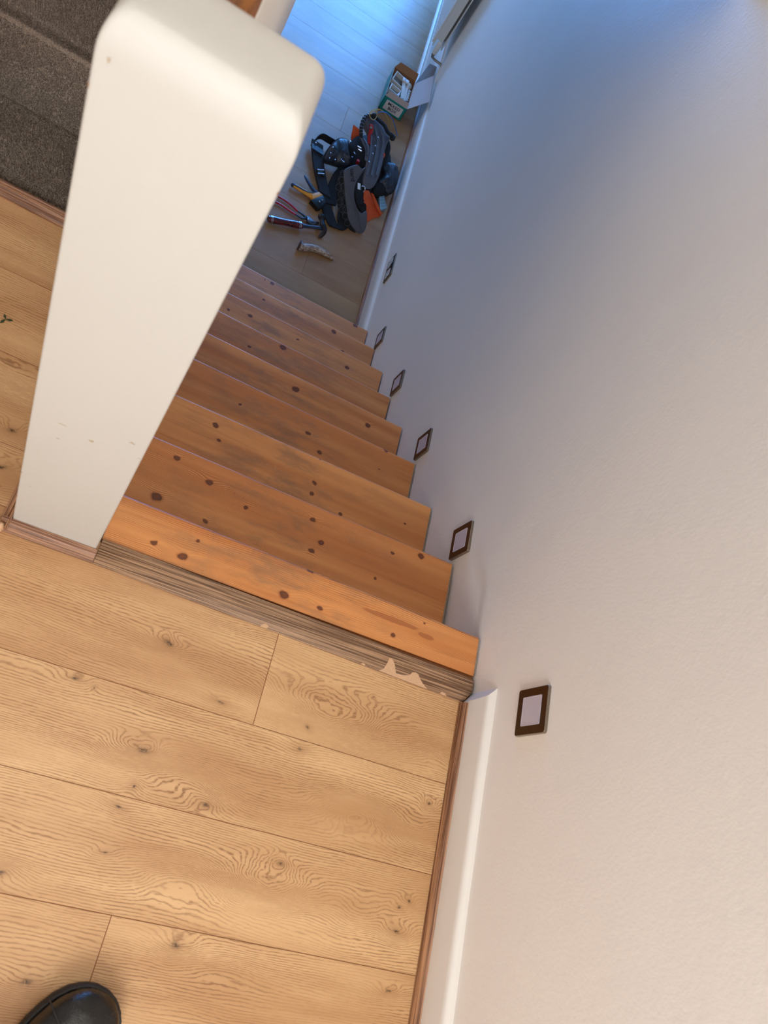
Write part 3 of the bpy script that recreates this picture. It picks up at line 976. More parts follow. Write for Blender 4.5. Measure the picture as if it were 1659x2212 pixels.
mb.tube([(-0.076, ry + 0.01, rz0 + 0.02), (-0.076, ry - 0.026, rz0 + 0.01), (-0.076, ry - 0.028, rz0 - 0.025)], 0.009, 8)
mb.tube([(-0.076, ry - 0.028, rz0 - 0.02), (-0.076, ry - 0.030, rz0 - 0.045), (-0.050, ry - 0.030, rz0 - 0.052), (-0.001, ry - 0.030, rz0 - 0.054)], 0.0075, 8)
mb.ball((-0.076, ry - 0.028, rz0 - 0.03), 0.012)
mb.build('valve_body', M_chrome, rad, smooth=True)

# ---------------------------------------------------------------- cardboard box of offcuts
M_card = plain('brown_cardboard', lin(150, 100, 62), 0.85)
M_cardw = plain('grey_white_card_lining', lin(186, 168, 160), 0.8, vary=0.05)
M_teal = plain('teal_printed_card', lin(10, 132, 122), 0.45, vary=0.06)
M_labelp = plain('white_paper_label', lin(214, 206, 204), 0.6, vary=0.03)
M_ink = plain('black_ink', lin(20, 20, 24), 0.6, vary=0.0)
BX0, BX1, BY0, BY1, BH = -0.268, -0.1185, 3.463, 3.745, 0.093
box = empty('cardboard_box', ((BX0 + BX1) / 2, (BY0 + BY1) / 2, LO), 'open teal cardboard box marked MIXED BOX, full of white fittings', 'box')
def panel(name, pts, th, mats, parent, nrm):
    """flat card panel: pts anticlockwise, thickness th along nrm; face 0 outer, 1 inner"""
    nrm = Vector(nrm).normalized() * th
    n = len(pts)
    m = MB()
    v = [Vector(p) for p in pts] + [Vector(p) + nrm for p in pts]
    m.add(v, [tuple(range(n))[::-1]], 0)
    m.add(v, [tuple(range(n, 2 * n))] + [(i, (i + 1) % n, (i + 1) % n + n, i + n) for i in range(n)], 1)
    return m.build(name, mats, parent)
z0 = LO + 0.0005
fp_ = panel('front_side', [(BX0, BY0, z0), (BX1, BY0, z0), (BX1, BY0, z0 + BH), (BX0, BY0, z0 + BH)], 0.0025, [M_teal, M_cardw], box, (0, 1, 0))
panel('back_side', [(BX0, BY1, z0), (BX1, BY1, z0), (BX1, BY1, z0 + BH), (BX0, BY1, z0 + BH)], 0.0025, [M_teal, M_card], box, (0, -1, 0))
panel('left_side', [(BX0, BY0, z0), (BX0, BY1, z0), (BX0, BY1, z0 + BH), (BX0, BY0, z0 + BH)], 0.0025, [M_teal, M_cardw], box, (1, 0, 0))
panel('right_side', [(BX1, BY0, z0), (BX1, BY1, z0), (BX1, BY1, z0 + BH), (BX1, BY0, z0 + BH)], 0.0025, [M_teal, M_card], box, (-1, 0, 0))
panel('base', [(BX0, BY0, z0), (BX1, BY0, z0), (BX1, BY1, z0), (BX0, BY1, z0)], 0.0025, [M_card, M_card], box, (0, 0, 1))
panel('end_flap', [(BX0 + 0.002, BY0 + 0.003, z0 + BH), (BX1 - 0.001, BY0 + 0.003, z0 + BH), (BX1 - 0.004, BY0 + 0.012, z0 + BH + 0.030), (BX0 + 0.016, BY0 + 0.012, z0 + BH + 0.030)], 0.002, [M_cardw, M_cardw], box, (0, 1, 0))
panel('far_flap', [(BX0, BY1 - 0.003, z0 + BH), (BX1, BY1 - 0.003, z0 + BH), (BX1 - 0.002, BY1 + 0.028, z0 + BH + 0.030), (BX0 + 0.022, BY1 + 0.028, z0 + BH + 0.030)], 0.002, [M_card, M_card], box, (0, -1, 0.5))
M_cardg = plain('shaded_grey_card', lin(120, 110, 102), 0.85, vary=0.05)  # shade on the corner flap, painted in as a darker grey
panel('lid_flap', [(BX1, BY0 + 0.004, z0 + BH), (-0.016, 3.560, LO + 0.150), (-0.0195, 3.630, LO + 0.149), (-0.0225, 3.636, LO + 0.148), (-0.0240, 3.720, LO + 0.146), (-0.0300, 3.822, LO + 0.141), (BX1 - 0.001, 3.715, z0 + BH)], 0.002, [M_cardw, M_cardw], box, (0.5, 0, -1))
panel('corner_flap', [(-0.1150, 3.735, LO + 0.088), (-0.0660, 3.968, LO + 0.100), (-0.0220, 3.945, LO + 0.122), (-0.0240, 3.800, LO + 0.118)], 0.002, [M_cardg, M_cardg], box, (0.3, 0, -1))
mb = MB()
LX0, LX1, LZ0, LZ1 = BX0 + 0.022, BX1 - 0.016, z0 + 0.014, z0 + BH - 0.014
pl = [((LX0 + LX1) / 2 + a, (LZ0 + LZ1) / 2 + b_) for a, b_ in rrect(LX1 - LX0, LZ1 - LZ0, 0.005)]
mb.prism(pl, 'y', BY0 - 0.0006, BY0 + 0.0002)
lab_ = mb.build('paper_label', M_labelp, box)
def text(name, body, size, mat, parent, mat_w, extrude=0.0004, bold=0.0):
    cu = bpy.data.curves.new(name, 'FONT')
    cu.body = body
    cu.size = size
    cu.align_x = 'CENTER'
    cu.align_y = 'CENTER'
    cu.extrude = extrude
    cu.offset = bold
    cu.space_line = 0.95
    cu.materials.append(mat)
    o = bpy.data.objects.new(name, cu)
    COL.objects.link(o)
    bpy.context.view_layer.update()
    dg = bpy.context.evaluated_depsgraph_get()
    me = bpy.data.meshes.new_from_object(o.evaluated_get(dg))
    bpy.data.objects.remove(o)
    o = bpy.data.objects.new(name, me)
    COL.objects.link(o)
    me.transform(mat_w)
    o.parent = parent
    if parent.matrix_basis != Matrix.Identity(4) or parent.parent:
        o.matrix_parent_inverse = world_of(parent).inverted()
    return o
text('lettering', 'MIXED\nBOX', 0.0270, M_ink, box, Matrix.Translation(((LX0 + LX1) / 2, BY0 - 0.0009, (LZ0 + LZ1) / 2)) @ Matrix.Rotation(PI / 2, 4, 'X'), bold=0.0003)

# fittings in the box
M_fit = plain('off_white_fitting', lin(206, 198, 184), 0.45, vary=0.05)
M_fit2 = plain('grey_steel_fitting', lin(140, 138, 134), 0.4, 0.4, vary=0.1)
def back_box(loc, rx, ry_, rz_, lab, s=0.078, d=0.030):
    m = MB()
    w = 0.0062
    h = s / 2
    for a, b_, c, e in ((-h, h, -h, -h + w), (-h, h, h - w, h), (-h, -h + w, -h + w, h - w), (h - w, h, -h + w, h - w)):
        m.box(a, b_, c, e, 0, d)
    o = m.build('frame_rim', M_fit)
    r_ = empty('mounting_box', loc, lab, 'electrical box')
    r_.rotation_euler = (rx, ry_, rz_)
    o.parent = r_
    m = MB()
    m.box(-h + w, h - w, -h + w, h - w, 0.001, 0.003)
    m.box(-0.012, 0.012, -0.006, 0.006, 0.003, 0.007)
    o = m.build('back_plate', M_fit2)
    o.parent = r_
    return r_
zb_ = LO + 0.050
back_box((-0.2165, 3.668, LO + 0.066), 0.10, 0.10, -0.14, 'larger empty white mounting box at the far end of the cardboard box', 0.082)
back_box((-0.2240, 3.562, LO + 0.062), -0.10, 0.08, -0.10, 'white mounting box nearest the MIXED BOX label', 0.070)
def trunk(p, q, w, d, lab):
    m = MB()
    m.ribbon([p, ((p[0] + q[0]) / 2, (p[1] + q[1]) / 2, (p[2] + q[2]) / 2 + 0.002), q], w, d, (1, 0.3, 0.2))
    return tag(m.build('trunking_offcut', M_fit), lab, 'trunking', 'white trunking offcuts in the cardboard box')
trunk((-0.185, 3.690, LO + 0.088), (-0.165, 3.545, LO + 0.075), 0.020, 0.012, 'white trunking offcut in the middle of the cardboard box')
trunk((-0.160, 3.690, LO + 0.086), (-0.145, 3.520, LO + 0.068), 0.018, 0.012, 'white trunking offcut beside the open side flap of the box')
trunk((-0.190, 3.560, LO + 0.082), (-0.200, 3.500, LO + 0.080), 0.014, 0.010, 'short white trunking offcut close to the labelled end')
mb = MB()
for q in ((-0.188, 3.694), (-0.166, 3.692)):
    mb.box(q[0] - 0.011, q[0] + 0.009, q[1] - 0.024, q[1] + 0.004, LO + 0.093, LO + 0.103)
tag(mb.build('cable_clip', M_white, bevel=0.0015), 'pair of bright white clips on top of the fittings in the box', 'clip')
mb = MB()
mb.ball((-0.145, 3.700, LO + 0.066), (0.022, 0.030, 0.018), 12, 6)
tag(mb.build('junction_dome', M_fit, smooth=True), 'rounded cream fitting in the far corner of the cardboard box', 'fitting')
mb = MB()
for k in range(5):
    mb.box(-0.132, -0.124, 3.560 + k * 0.022, 3.573 + k * 0.022, LO + 0.055, LO + 0.076)
mb.box(-0.140, -0.131, 3.555, 3.662, LO + 0.052, LO + 0.078)
tag(mb.build('terminal_block', M_fit), 'toothed pale terminal strip along the right side of the box', 'terminal strip')
mb = MB()
mb.box(BX0 + 0.004, BX1 - 0.004, BY0 + 0.004, BY1 - 0.004, LO + 0.004, LO + 0.046)
tag(mb.build('packing_card', M_radin), 'grey jumble of small fittings filling the bottom of the box', 'fittings', kind='stuff')

# ---------------------------------------------------------------- the tool belt heap
M_leath = NT('navy_black_oiled_leather')
n_ = M_leath.noise(M_leath.P(), 30, 5, 0.65, 1.2)
f_ = M_leath.noise(M_leath.P(), 420, 3)
M_leath = M_leath.fin(M_leath.mix(M_leath.mr(n_, 0.35, 0.7), lin(18, 21, 28), lin(52, 60, 76)), M_leath.mr(n_, 0.3, 0.7, 0.34, 0.52), M_leath.bump(M_leath.math('ADD', n_, M_leath.math('MULTIPLY', f_, 0.3)), 0.45, 0.004), 0, 0.5)
M_web = plain('black_webbing', lin(14, 14, 17), 0.88, bump=0.4, bscale=900)
M_webb = plain('worn_black_padding', lin(21, 22, 27), 0.8, bump=0.3, bscale=500)
M_greyp = plain('grey_plastic_panel', lin(84, 85, 94), 0.42, bump=0.2, bscale=90)
M_pad = plain('mid_grey_pad_shell', lin(80, 80, 88), 0.55, vary=0.05)
M_hexd = plain('black_honeycomb_rubber', lin(12, 12, 13), 0.75)
M_orange = plain('orange_canvas', lin(206, 82, 34), 0.75, bump=0.3, bscale=600)
M_rivet = plain('nickel_rivet', lin(190, 190, 196), 0.25, 0.9)
M_red = plain('red_grip', lin(176, 24, 28), 0.35)
M_yel = plain('yellow_grip', lin(226, 150, 22), 0.45)
M_blue = plain('dark_blue_grip', lin(30, 42, 66), 0.45)
M_steel = plain('oiled_steel', lin(92, 92, 98), 0.35, 0.8, vary=0.25, bscale=60)
M_steeld = plain('dark_steel', lin(52, 50, 52), 0.4, 0.7, vary=0.25, bscale=60)

def puff(mb, outline, height, back=0.012, rings=5, flip=False, mi=0, fold=0.0):
    o = [Vector(p) for p in outline]
    n = len(o)
    nr = Vector((0, 0, 0))
    for i in range(n):
        a, b_ = o[i], o[(i + 1) % n]
        nr += Vector(((a.y - b_.y) * (a.z + b_.z), (a.z - b_.z) * (a.x + b_.x), (a.x - b_.x) * (a.y + b_.y)))
    nr.normalize()
    if nr.z < 0:
        nr = -nr
    c = sum(o, Vector((0, 0, 0))) / n
    R = [[p - nr * back for p in o], list(o)]
    for k in range(1, rings):
        u = k / rings
        sc = math.cos(u * PI / 2)
        hh = math.sin(u * PI / 2)
        ring = []
        for j, p in enumerate(o):
            q = c + (p - c) * sc
            w = fold * math.sin(q.x * 130 + q.y * 70) * math.sin(u * PI)
            ring.append(q + nr * (height * hh + w))
        R.append(ring)
    vv = [q for r_ in R for q in r_] + [c + nr * height]
    f = []
    for i in range(len(R) - 1):
        for k in range(n):
            a = i * n + k
            b_ = i * n + (k + 1) % n
            f.append((a, b_, b_ + n, a + n))
    L = (len(R) - 1) * n
    f += [(L + k, L + (k + 1) % n, len(vv) - 1) for k in range(n)]
    f.append(tuple(range(n))[::-1])
    mb.add(vv, f, mi)
    return c, nr

def spl(pts, n=4):
    """Catmull-Rom refinement of a closed outline"""
    P_ = [Vector(p) for p in pts]
    out = []
    m = len(P_)
    for i in range(m):
        a, b_, c, d = P_[i - 1], P_[i], P_[(i + 1) % m], P_[(i + 2) % m]
        for k in range(n):
            u = k / n
            out.append(0.5 * ((2 * b_) + (c - a) * u + (2 * a - 5 * b_ + 4 * c - d) * u * u + (3 * b_ - a - 3 * c + d) * u ** 3))
    return out
def splo(pts, n=5):
    P_ = [Vector(p) for p in pts]
    P_ = [P_[0] * 2 - P_[1]] + P_ + [P_[-1] * 2 - P_[-2]]
    out = []
    for i in range(1, len(P_) - 2):
        a, b_, c, d = P_[i - 1], P_[i], P_[i + 1], P_[i + 2]
        for k in range(n):
            u = k / n
            out.append(0.5 * ((2 * b_) + (c - a) * u + (2 * a - 5 * b_ + 4 * c - d) * u * u + (3 * b_ - a - 3 * c + d) * u ** 3))
    out.append(P_[-2])
    return out

bag = empty('tool_belt', (-0.2193, 2.8772, -1.5750), 'heaped black and grey tool belt with leather pouches, on the lower floor by the skirting', 'tool belt')
# dark body of the belt lying on the floor under everything
mb = MB()
mb.pillow(spl([(-0.3746, 2.8177, -1.5750), (-0.3374, 3.0615, -1.5750), (-0.2812, 3.1904, -1.5750), (-0.1550, 3.1966, -1.5750), (-0.0902, 3.0795, -1.5750), (-0.0718, 2.8705, -1.5750), (-0.1481, 2.7920, -1.5750), (-0.2108, 2.6696, -1.5750), (-0.2654, 2.5560, -1.5750), (-0.3439, 2.6210, -1.5750)], 3), LO, 0.06, rings=5)
mb.build('belt_body', M_web, bag, smooth=True)
# long grey riveted back panel
mb = MB()
ol = spl([(-0.3514, 3.0901, -1.4250), (-0.3249, 3.1290, -1.4050), (-0.2816, 3.1279, -1.4050), (-0.2181, 3.1185, -1.4250), (-0.1740, 3.1010, -1.4450), (-0.1747, 3.0250, -1.4650), (-0.1642, 2.9099, -1.4750), (-0.1616, 2.8003, -1.4850), (-0.1778, 2.7343, -1.5050), (-0.2246, 2.7248, -1.5050), (-0.2455, 2.8258, -1.4850), (-0.2627, 2.9123, -1.4650), (-0.2781, 3.0210, -1.4450)], 3)
puff(mb, ol, 0.016, 0.030, 5)
pn = mb.build('back_panel', M_greyp, bag, smooth=True)
for w_, rp in ((0.012, [(-0.2859, 3.0575, -1.3990), (-0.2421, 2.9926, -1.4190), (-0.2221, 2.9078, -1.4390), (-0.2066, 2.7780, -1.4630)]),
               (0.012, [(-0.2486, 3.0656, -1.4030), (-0.2103, 3.0245, -1.4230), (-0.1928, 2.9390, -1.4450), (-0.1792, 2.8044, -1.4670)]),
               (0.010, [(-0.2853, 2.9968, -1.4130), (-0.2675, 2.9489, -1.4250), (-0.2502, 2.8676, -1.4410), (-0.2313, 2.7602, -1.4650)])):
    mb = MB()
    mb.ribbon(splo(rp, 4), w_, 0.004, (1, 0.15, 0))
    mb.build('raised_rib', M_greyp, bag, smooth=True)
for c_ in ((-0.2474, 3.0031, -1.4070), (-0.2454, 2.9466, -1.4190), (-0.2434, 2.8908, -1.4270), (-0.2458, 2.8327, -1.4400)):
    mb = MB()
    mb.ball(c_, (0.006, 0.006, 0.004), 8, 5)
    mb.build('rivet', M_rivet, bag, smooth=True)
# ribbed ring handle at the top
mb = MB()
arc = splo([(-0.3254, 3.1138, -1.3970), (-0.3503, 3.0767, -1.3930), (-0.3564, 3.0198, -1.3950), (-0.3487, 2.9684, -1.4030), (-0.3332, 2.9385, -1.4150)], 5)
mb.tube(arc, 0.0095, 8)
hd = mb.build('ring_handle', M_webb, bag, smooth=True)
for i in range(1, len(arc) - 2, 2):
    mb = MB()
    d_ = (arc[i + 1] - arc[i]).normalized() * 0.0022
    mb.tube([arc[i] - d_, arc[i] + d_], 0.0125, 8)
    mb.build('grip_rib', M_greyp, hd, smooth=True)
mb = MB()
mb.ribbon(splo([(-0.3345, 2.9396, -1.4170), (-0.3053, 2.9167, -1.4250), (-0.2784, 2.8883, -1.4300), (-0.2613, 2.8402, -1.4500)], 4), 0.020, 0.005, (1, 0.2, 0))
mb.ribbon(splo([(-0.3207, 2.9444, -1.4150), (-0.2818, 2.9038, -1.4170), (-0.2679, 2.8595, -1.4300)], 4), 0.010, 0.005, (1, 0.2, 0))
mb.build('forked_strap', M_greyp, bag)
# tools clipped in the ring
mb = MB()
mb.tube(splo([(-0.3076, 3.0530, -1.4030), (-0.2961, 3.0288, -1.4070), (-0.2927, 2.9947, -1.4250), (-0.2753, 2.9653, -1.4450)], 3), [0.010, 0.013, 0.012, 0.012, 0.011, 0.011, 0.010, 0.010, 0.009, 0.009][:10], 8)
o_ = mb.build('screwdriver_handle', M_red, bag, smooth=True)
mb = MB()
mb.ball((-0.3041, 3.0227, -1.3930), (0.007, 0.007, 0.005), 8, 5)
mb.build('handle_cap', plain('green_grey_cap', lin(110, 150, 130), 0.3), o_, smooth=True)
mb = MB()
mb.tube([(-0.3008, 2.8232, -1.4600), (-0.2973, 2.8255, -1.4850)], [0.009, 0.008], 8)
o2_ = mb.build('screwdriver_handle', M_red, bag, smooth=True)
# dark open pocket between pouch and panel
mb = MB()
ol = spl([(-0.3747, 2.9322, -1.4900), (-0.3352, 3.0263, -1.4750), (-0.2890, 2.9765, -1.4650), (-0.2558, 2.8817, -1.4750), (-0.2590, 2.8443, -1.4950), (-0.3106, 2.8278, -1.5100), (-0.3515, 2.8789, -1.5100)], 3)
puff(mb, ol, 0.006, 0.05, 3)
mb.build('tool_pocket', M_web, bag, smooth=True)
for (p_, a, b_) in (((-0.3206, 2.9165, -1.4570), 26, 0), ((-0.3119, 2.9016, -1.4600), 22, 2), ((-0.3326, 2.8745, -1.4750), 10, 14), ((-0.3751, 2.9270, -1.4650), 5, 8), ((-0.3363, 2.8439, -1.4800), 6, 3)):
    mb = MB()
    p_ = Vector(p_)
    mb.tube([p_ - Vector((a * 0.0004, -b_ * 0.0004, 0)), p_ + Vector((a * 0.0004 + 0.003, -b_ * 0.0004, 0.001))], 0.0032, 6)
    mb.build('tool_shank', M_rivet, bag, smooth=True)
# leather pouches
def pouch(ol, hgt, rivets, fold=0.004):
    m = MB()
    puff(m, spl(ol, 4), hgt, 0.035, 7, fold=fold)
    o = m.build('leather_pouch', M_leath, bag, smooth=True)
    m = MB()
    s_ = spl(ol, 4)
    m.tube(s_ + [s_[0]], 0.0035, 6, cap=False)
    m.build('bound_edge', M_web, o, smooth=True)
    for p in rivets:
        m = MB()
        m.ball(p, (0.0045, 0.0045, 0.0035), 7, 4)
        m.build('rivet', M_rivet, o, smooth=True)
    return o
pouch([(-0.4652, 2.7532, -1.5200), (-0.4698, 2.7874, -1.5000), (-0.4634, 2.8310, -1.4800), (-0.4470, 2.8806, -1.4700), (-0.4231, 2.9116, -1.4650), (-0.3875, 2.9212, -1.4650), (-0.3728, 2.8728, -1.4700), (-0.3469, 2.8406, -1.4850), (-0.3179, 2.8236, -1.5100), (-0.3607, 2.7936, -1.5250), (-0.4254, 2.7739, -1.5300)], 0.028,
      [(-0.4472, 2.7390, -1.4770), (-0.4166, 2.7506, -1.4770), (-0.3862, 2.7776, -1.4770), (-0.3680, 2.7790, -1.4830), (-0.3755, 2.7779, -1.4810), (-0.4525, 2.7604, -1.4630), (-0.4532, 2.7913, -1.4500)])
pouch([(-0.1552, 2.9444, -1.5000), (-0.1348, 2.9744, -1.4900), (-0.0990, 2.9942, -1.4900), (-0.0640, 2.9907, -1.5050), (-0.0456, 2.9342, -1.5150), (-0.0413, 2.8812, -1.5250), (-0.0507, 2.8274, -1.5350), (-0.0798, 2.7996, -1.5300), (-0.1167, 2.8259, -1.5200), (-0.1447, 2.8213, -1.5100), (-0.1240, 2.8886, -1.5000)], 0.026, [], 0.006)
mb = MB()
puff(mb, spl([(-0.1508, 2.8217, -1.5150), (-0.1136, 2.8283, -1.5200), (-0.0781, 2.8158, -1.5400), (-0.0937, 2.7811, -1.5500), (-0.1211, 2.7556, -1.5550), (-0.1611, 2.7513, -1.5450)], 3), 0.02, 0.02, 4)
mb.build('pouch_base', M_web, bag, smooth=True)
mb = MB()
puff(mb, spl([(-0.1763, 3.0792, -1.4450), (-0.1467, 3.0698, -1.4750), (-0.1426, 2.9880, -1.4950), (-0.1515, 2.9325, -1.4950), (-0.1781, 2.9847, -1.4750)], 3), 0.01, 0.05, 3)
mb.build('side_pocket', M_web, bag, smooth=True)
# orange pull loop
mb = MB()
lp = splo([(-0.1766, 2.9474, -1.4750), (-0.1804, 2.9717, -1.4650), (-0.1758, 2.9877, -1.4630), (-0.1701, 2.9803, -1.4650), (-0.1733, 2.9550, -1.4750)], 5)
mb.tube(lp, 0.0032, 6)
mb.build('pull_loop', plain('orange_cord', lin(240, 92, 40), 0.6), bag, smooth=True)
# thick black elastic over the top with its toggle
mb = MB()
mb.tube(splo([(-0.3189, 3.1160, -1.3900), (-0.2866, 3.1040, -1.3850), (-0.2394, 3.0976, -1.3900), (-0.2079, 3.0780, -1.4000), (-0.1705, 3.0936, -1.4150)], 5), 0.0125, 8, flat=0.7)
el = mb.build('elastic_strap', M_web, bag, smooth=True)
mb = MB()
mb.ball((-0.3094, 3.1103, -1.3850), (0.018, 0.018, 0.014), 10, 6)
mb.build('cord_toggle', M_webb, el, smooth=True)
mb = MB()
mb.ball((-0.1653, 3.0950, -1.4250), (0.017, 0.024, 0.016), 10, 6)
mb.build('cord_toggle', M_webb, el, smooth=True)
# padded left belt and straps
def strap(name, pts, w, th, side, mat):
    m = MB()
    m.ribbon(splo(pts, 5), w, th, side)
    return m.build(name, mat, bag)
b1 = strap('padded_belt', [(-0.5285, 2.8621, -1.5350), (-0.5092, 2.8004, -1.5410), (-0.4714, 2.7084, -1.5470), (-0.4329, 2.6345, -1.5510), (-0.3919, 2.5634, -1.5550)], 0.068, 0.018, (1, -0.10, 0.05), M_webb)
strap('belt_lining', [(-0.5219, 2.8278, -1.5290), (-0.5114, 2.7944, -1.5290)], 0.066, 0.008, (1, -0.1, 0.05), M_leath)
mb = MB()
mb.ribbon([(-0.4644, 2.6875, -1.5350), (-0.4522, 2.6631, -1.5370)], 0.040, 0.010, (1, -0.1, 0))
bk = mb.build('buckle', M_black, b1)
mb = MB()
mb.tube([(-0.4802, 2.6745, -1.5290), (-0.4464, 2.6984, -1.5290)], 0.003, 6)
mb.tube([(-0.4712, 2.6510, -1.5290), (-0.4385, 2.6738, -1.5290)], 0.003, 6)
mb.build('buckle_bar', M_rivet, bk, smooth=True)
mb = MB()
mb.ball((-0.5371, 2.8395, -1.5200), (0.006, 0.006, 0.004), 8, 5)
mb.build('rivet', M_rivet, bag, smooth=True)
strap('webbing_strap', [(-0.5496, 2.8557, -1.5450), (-0.5385, 2.8907, -1.5300), (-0.5178, 2.9113, -1.5200), (-0.4808, 2.9143, -1.5200), (-0.4384, 2.9285, -1.5300)], 0.036, 0.006, (0.25, 0.4, 1), M_web)
strap('webbing_strap', [(-0.4029, 2.5885, -1.5530), (-0.3799, 2.5217, -1.5570), (-0.3432, 2.4661, -1.5610), (-0.3109, 2.4230, -1.5630), (-0.2778, 2.4022, -1.5650), (-0.2493, 2.4409, -1.5610), (-0.2542, 2.4828, -1.5450)], 0.062, 0.008, (1, 0.25, 0), M_web)
strap('webbing_strap', [(-0.3368, 2.8225, -1.5250), (-0.3606, 2.7541, -1.5400), (-0.3664, 2.6833, -1.5470), (-0.3627, 2.6020, -1.5530), (-0.3485, 2.5262, -1.5550)], 0.060, 0.010, (1, 0.4, 0), M_web)
strap('webbing_strap', [(-0.2864, 2.5817, -1.5450), (-0.2750, 2.5294, -1.5550), (-0.2602, 2.4606, -1.5630), (-0.2265, 2.4577, -1.5610), (-0.2025, 2.5134, -1.5550)], 0.050, 0.008, (1, 0.15, 0), M_web)
strap('webbing_strap', [(-0.1676, 2.7352, -1.5250), (-0.1858, 2.7016, -1.5150), (-0.1989, 2.6511, -1.5200), (-0.2031, 2.6080, -1.5250)], 0.026, 0.006, (1, 0.6, 0), M_web)
mb = MB()
puff(mb, spl([(-0.2670, 2.7752, -1.5150), (-0.2278, 2.8242, -1.5050), (-0.1733, 2.7666, -1.5150), (-0.1747, 2.7205, -1.5250), (-0.1957, 2.6768, -1.5250), (-0.1612, 2.6139, -1.5350), (-0.1713, 2.5799, -1.5400), (-0.2155, 2.6083, -1.5350), (-0.2518, 2.6784, -1.5250)], 3), 0.008, 0.03, 3)
mb.build('tool_pocket', M_web, bag, smooth=True)
mb = MB()
mb.tube(splo([(-0.2356, 2.6961, -1.4900), (-0.2201, 2.7038, -1.4900), (-0.2103, 2.6908, -1.4920), (-0.2151, 2.6695, -1.4970)], 4), 0.003, 6)
mb.build('split_ring', M_rivet, bag, smooth=True)
mb = MB()
mb.ribbon([(-0.2518, 2.7059, -1.4900), (-0.2416, 2.6693, -1.4950)], 0.016, 0.003, (1, 0.2, 0))
mb.build('care_tag', M_white, bag)

# ---------------------------------------------------------------- knee pad standing against the belt
kp = empty('knee_pad', (-0.1446, 2.4872, -1.5750), 'grey moulded pad with a black honeycomb edge, standing in front of the tool belt', 'knee pad')
KO = [(-0.3665, 2.5916, -1.3800), (-0.3541, 2.6218, -1.3700), (-0.3160, 2.6717, -1.3650), (-0.2962, 2.6692, -1.3700), (-0.2762, 2.6802, -1.3750), (-0.2692, 2.6985, -1.3750), (-0.2784, 2.6381, -1.3900), (-0.2849, 2.5999, -1.4050), (-0.2781, 2.5644, -1.4250), (-0.2624, 2.5357, -1.4450), (-0.2353, 2.5154, -1.4650), (-0.2077, 2.5076, -1.4800), (-0.1817, 2.5194, -1.4900), (-0.1669, 2.5481, -1.4900), (-0.1430, 2.5246, -1.5200), (-0.1299, 2.4921, -1.5450), (-0.1354, 2.4673, -1.5630), (-0.1635, 2.4555, -1.5630), (-0.2023, 2.4520, -1.5450), (-0.2404, 2.4607, -1.5200), (-0.2715, 2.4863, -1.4900), (-0.3040, 2.5135, -1.4550), (-0.3374, 2.5510, -1.4150)]
def slab3(mb, outline, th, raise_=0.0):
    o = [Vector(p) for p in outline]
    n = len(o)
    nr = Vector((0, 0, 0))
    for i in range(n):
        a, b_ = o[i], o[(i + 1) % n]
        nr += Vector(((a.y - b_.y) * (a.z + b_.z), (a.z - b_.z) * (a.x + b_.x), (a.x - b_.x) * (a.y + b_.y)))
    nr.normalize()
    if nr.z < 0: nr = -nr
    v = [p - nr * th for p in o] + [p + nr * raise_ for p in o]
    mb.add(v, [tuple(range(n))[::-1], tuple(range(n, 2 * n))] + [(i, (i + 1) % n, (i + 1) % n + n, i + n) for i in range(n)])
    return nr
mb = MB()
knr = slab3(mb, spl(KO, 2), 0.012)
sh = mb.build('pad_shell', M_pad, kp, bevel=0.003)
HO = [(-0.3632, 2.6050, -1.3900), (-0.3759, 2.5799, -1.4050), (-0.3722, 2.5513, -1.4250), (-0.3566, 2.5145, -1.4450), (-0.3345, 2.4875, -1.4700), (-0.3068, 2.4643, -1.4950), (-0.2751, 2.4520, -1.5200), (-0.2345, 2.4455, -1.5450), (-0.1944, 2.4460, -1.5650), (-0.1666, 2.4526, -1.5690), (-0.2012, 2.4574, -1.5500), (-0.2382, 2.4671, -1.5250), (-0.2694, 2.4927, -1.4950), (-0.3014, 2.5205, -1.4600), (-0.3349, 2.5582, -1.4200)]
mb = MB()
slab3(mb, spl(HO, 2), 0.014, -0.003)
hx = mb.build('honeycomb_edge', M_hexd, kp)
# honeycomb ribs: six-sided rings standing on the black rubber
def hexring(c, ux, uy, r):
    m = MB()
    ring = [c + ux * math.cos(PI / 3 * k + 0.15) * r + uy * math.sin(PI / 3 * k + 0.15) * r for k in range(7)]
    m.tube(ring, 0.0011, 4, cap=False)
    return m
hexes = [(-0.3650, 2.5955, -1.3990), (-0.3599, 2.5622, -1.4110), (-0.3593, 2.5264, -1.4290), (-0.3381, 2.5390, -1.4250), (-0.3323, 2.5074, -1.4450), (-0.3021, 2.4900, -1.4630), (-0.3227, 2.4761, -1.4650), (-0.2951, 2.4611, -1.4870), (-0.2657, 2.4509, -1.5070), (-0.2377, 2.4410, -1.5290), (-0.2775, 2.4705, -1.4830)]
for hc_ in hexes:
    hexring(Vector(hc_) + knr * 0.001, Vector((1, 0.0, 0.0)), (Vector((0, 0.42, 0.62))).normalized() * 1.0, 0.0175).build('honeycomb_rib', M_pad, hx)
# lettering printed down the pad
mcx = Vector((-0.3196, 2.6058, -1.3850)) + knr * 0.0012
tx = (Vector((-0.3011, 2.5938, -1.4030)) - Vector((-0.3292, 2.6266, -1.3720))).normalized()
ty = knr.cross(tx).normalized()
Mt = Matrix(((tx.x, ty.x, knr.x, mcx.x), (tx.y, ty.y, knr.y, mcx.y), (tx.z, ty.z, knr.z, mcx.z), (0, 0, 0, 1)))
text('lettering', 'uard', 0.034, M_ink, kp, Mt, bold=0.0004)

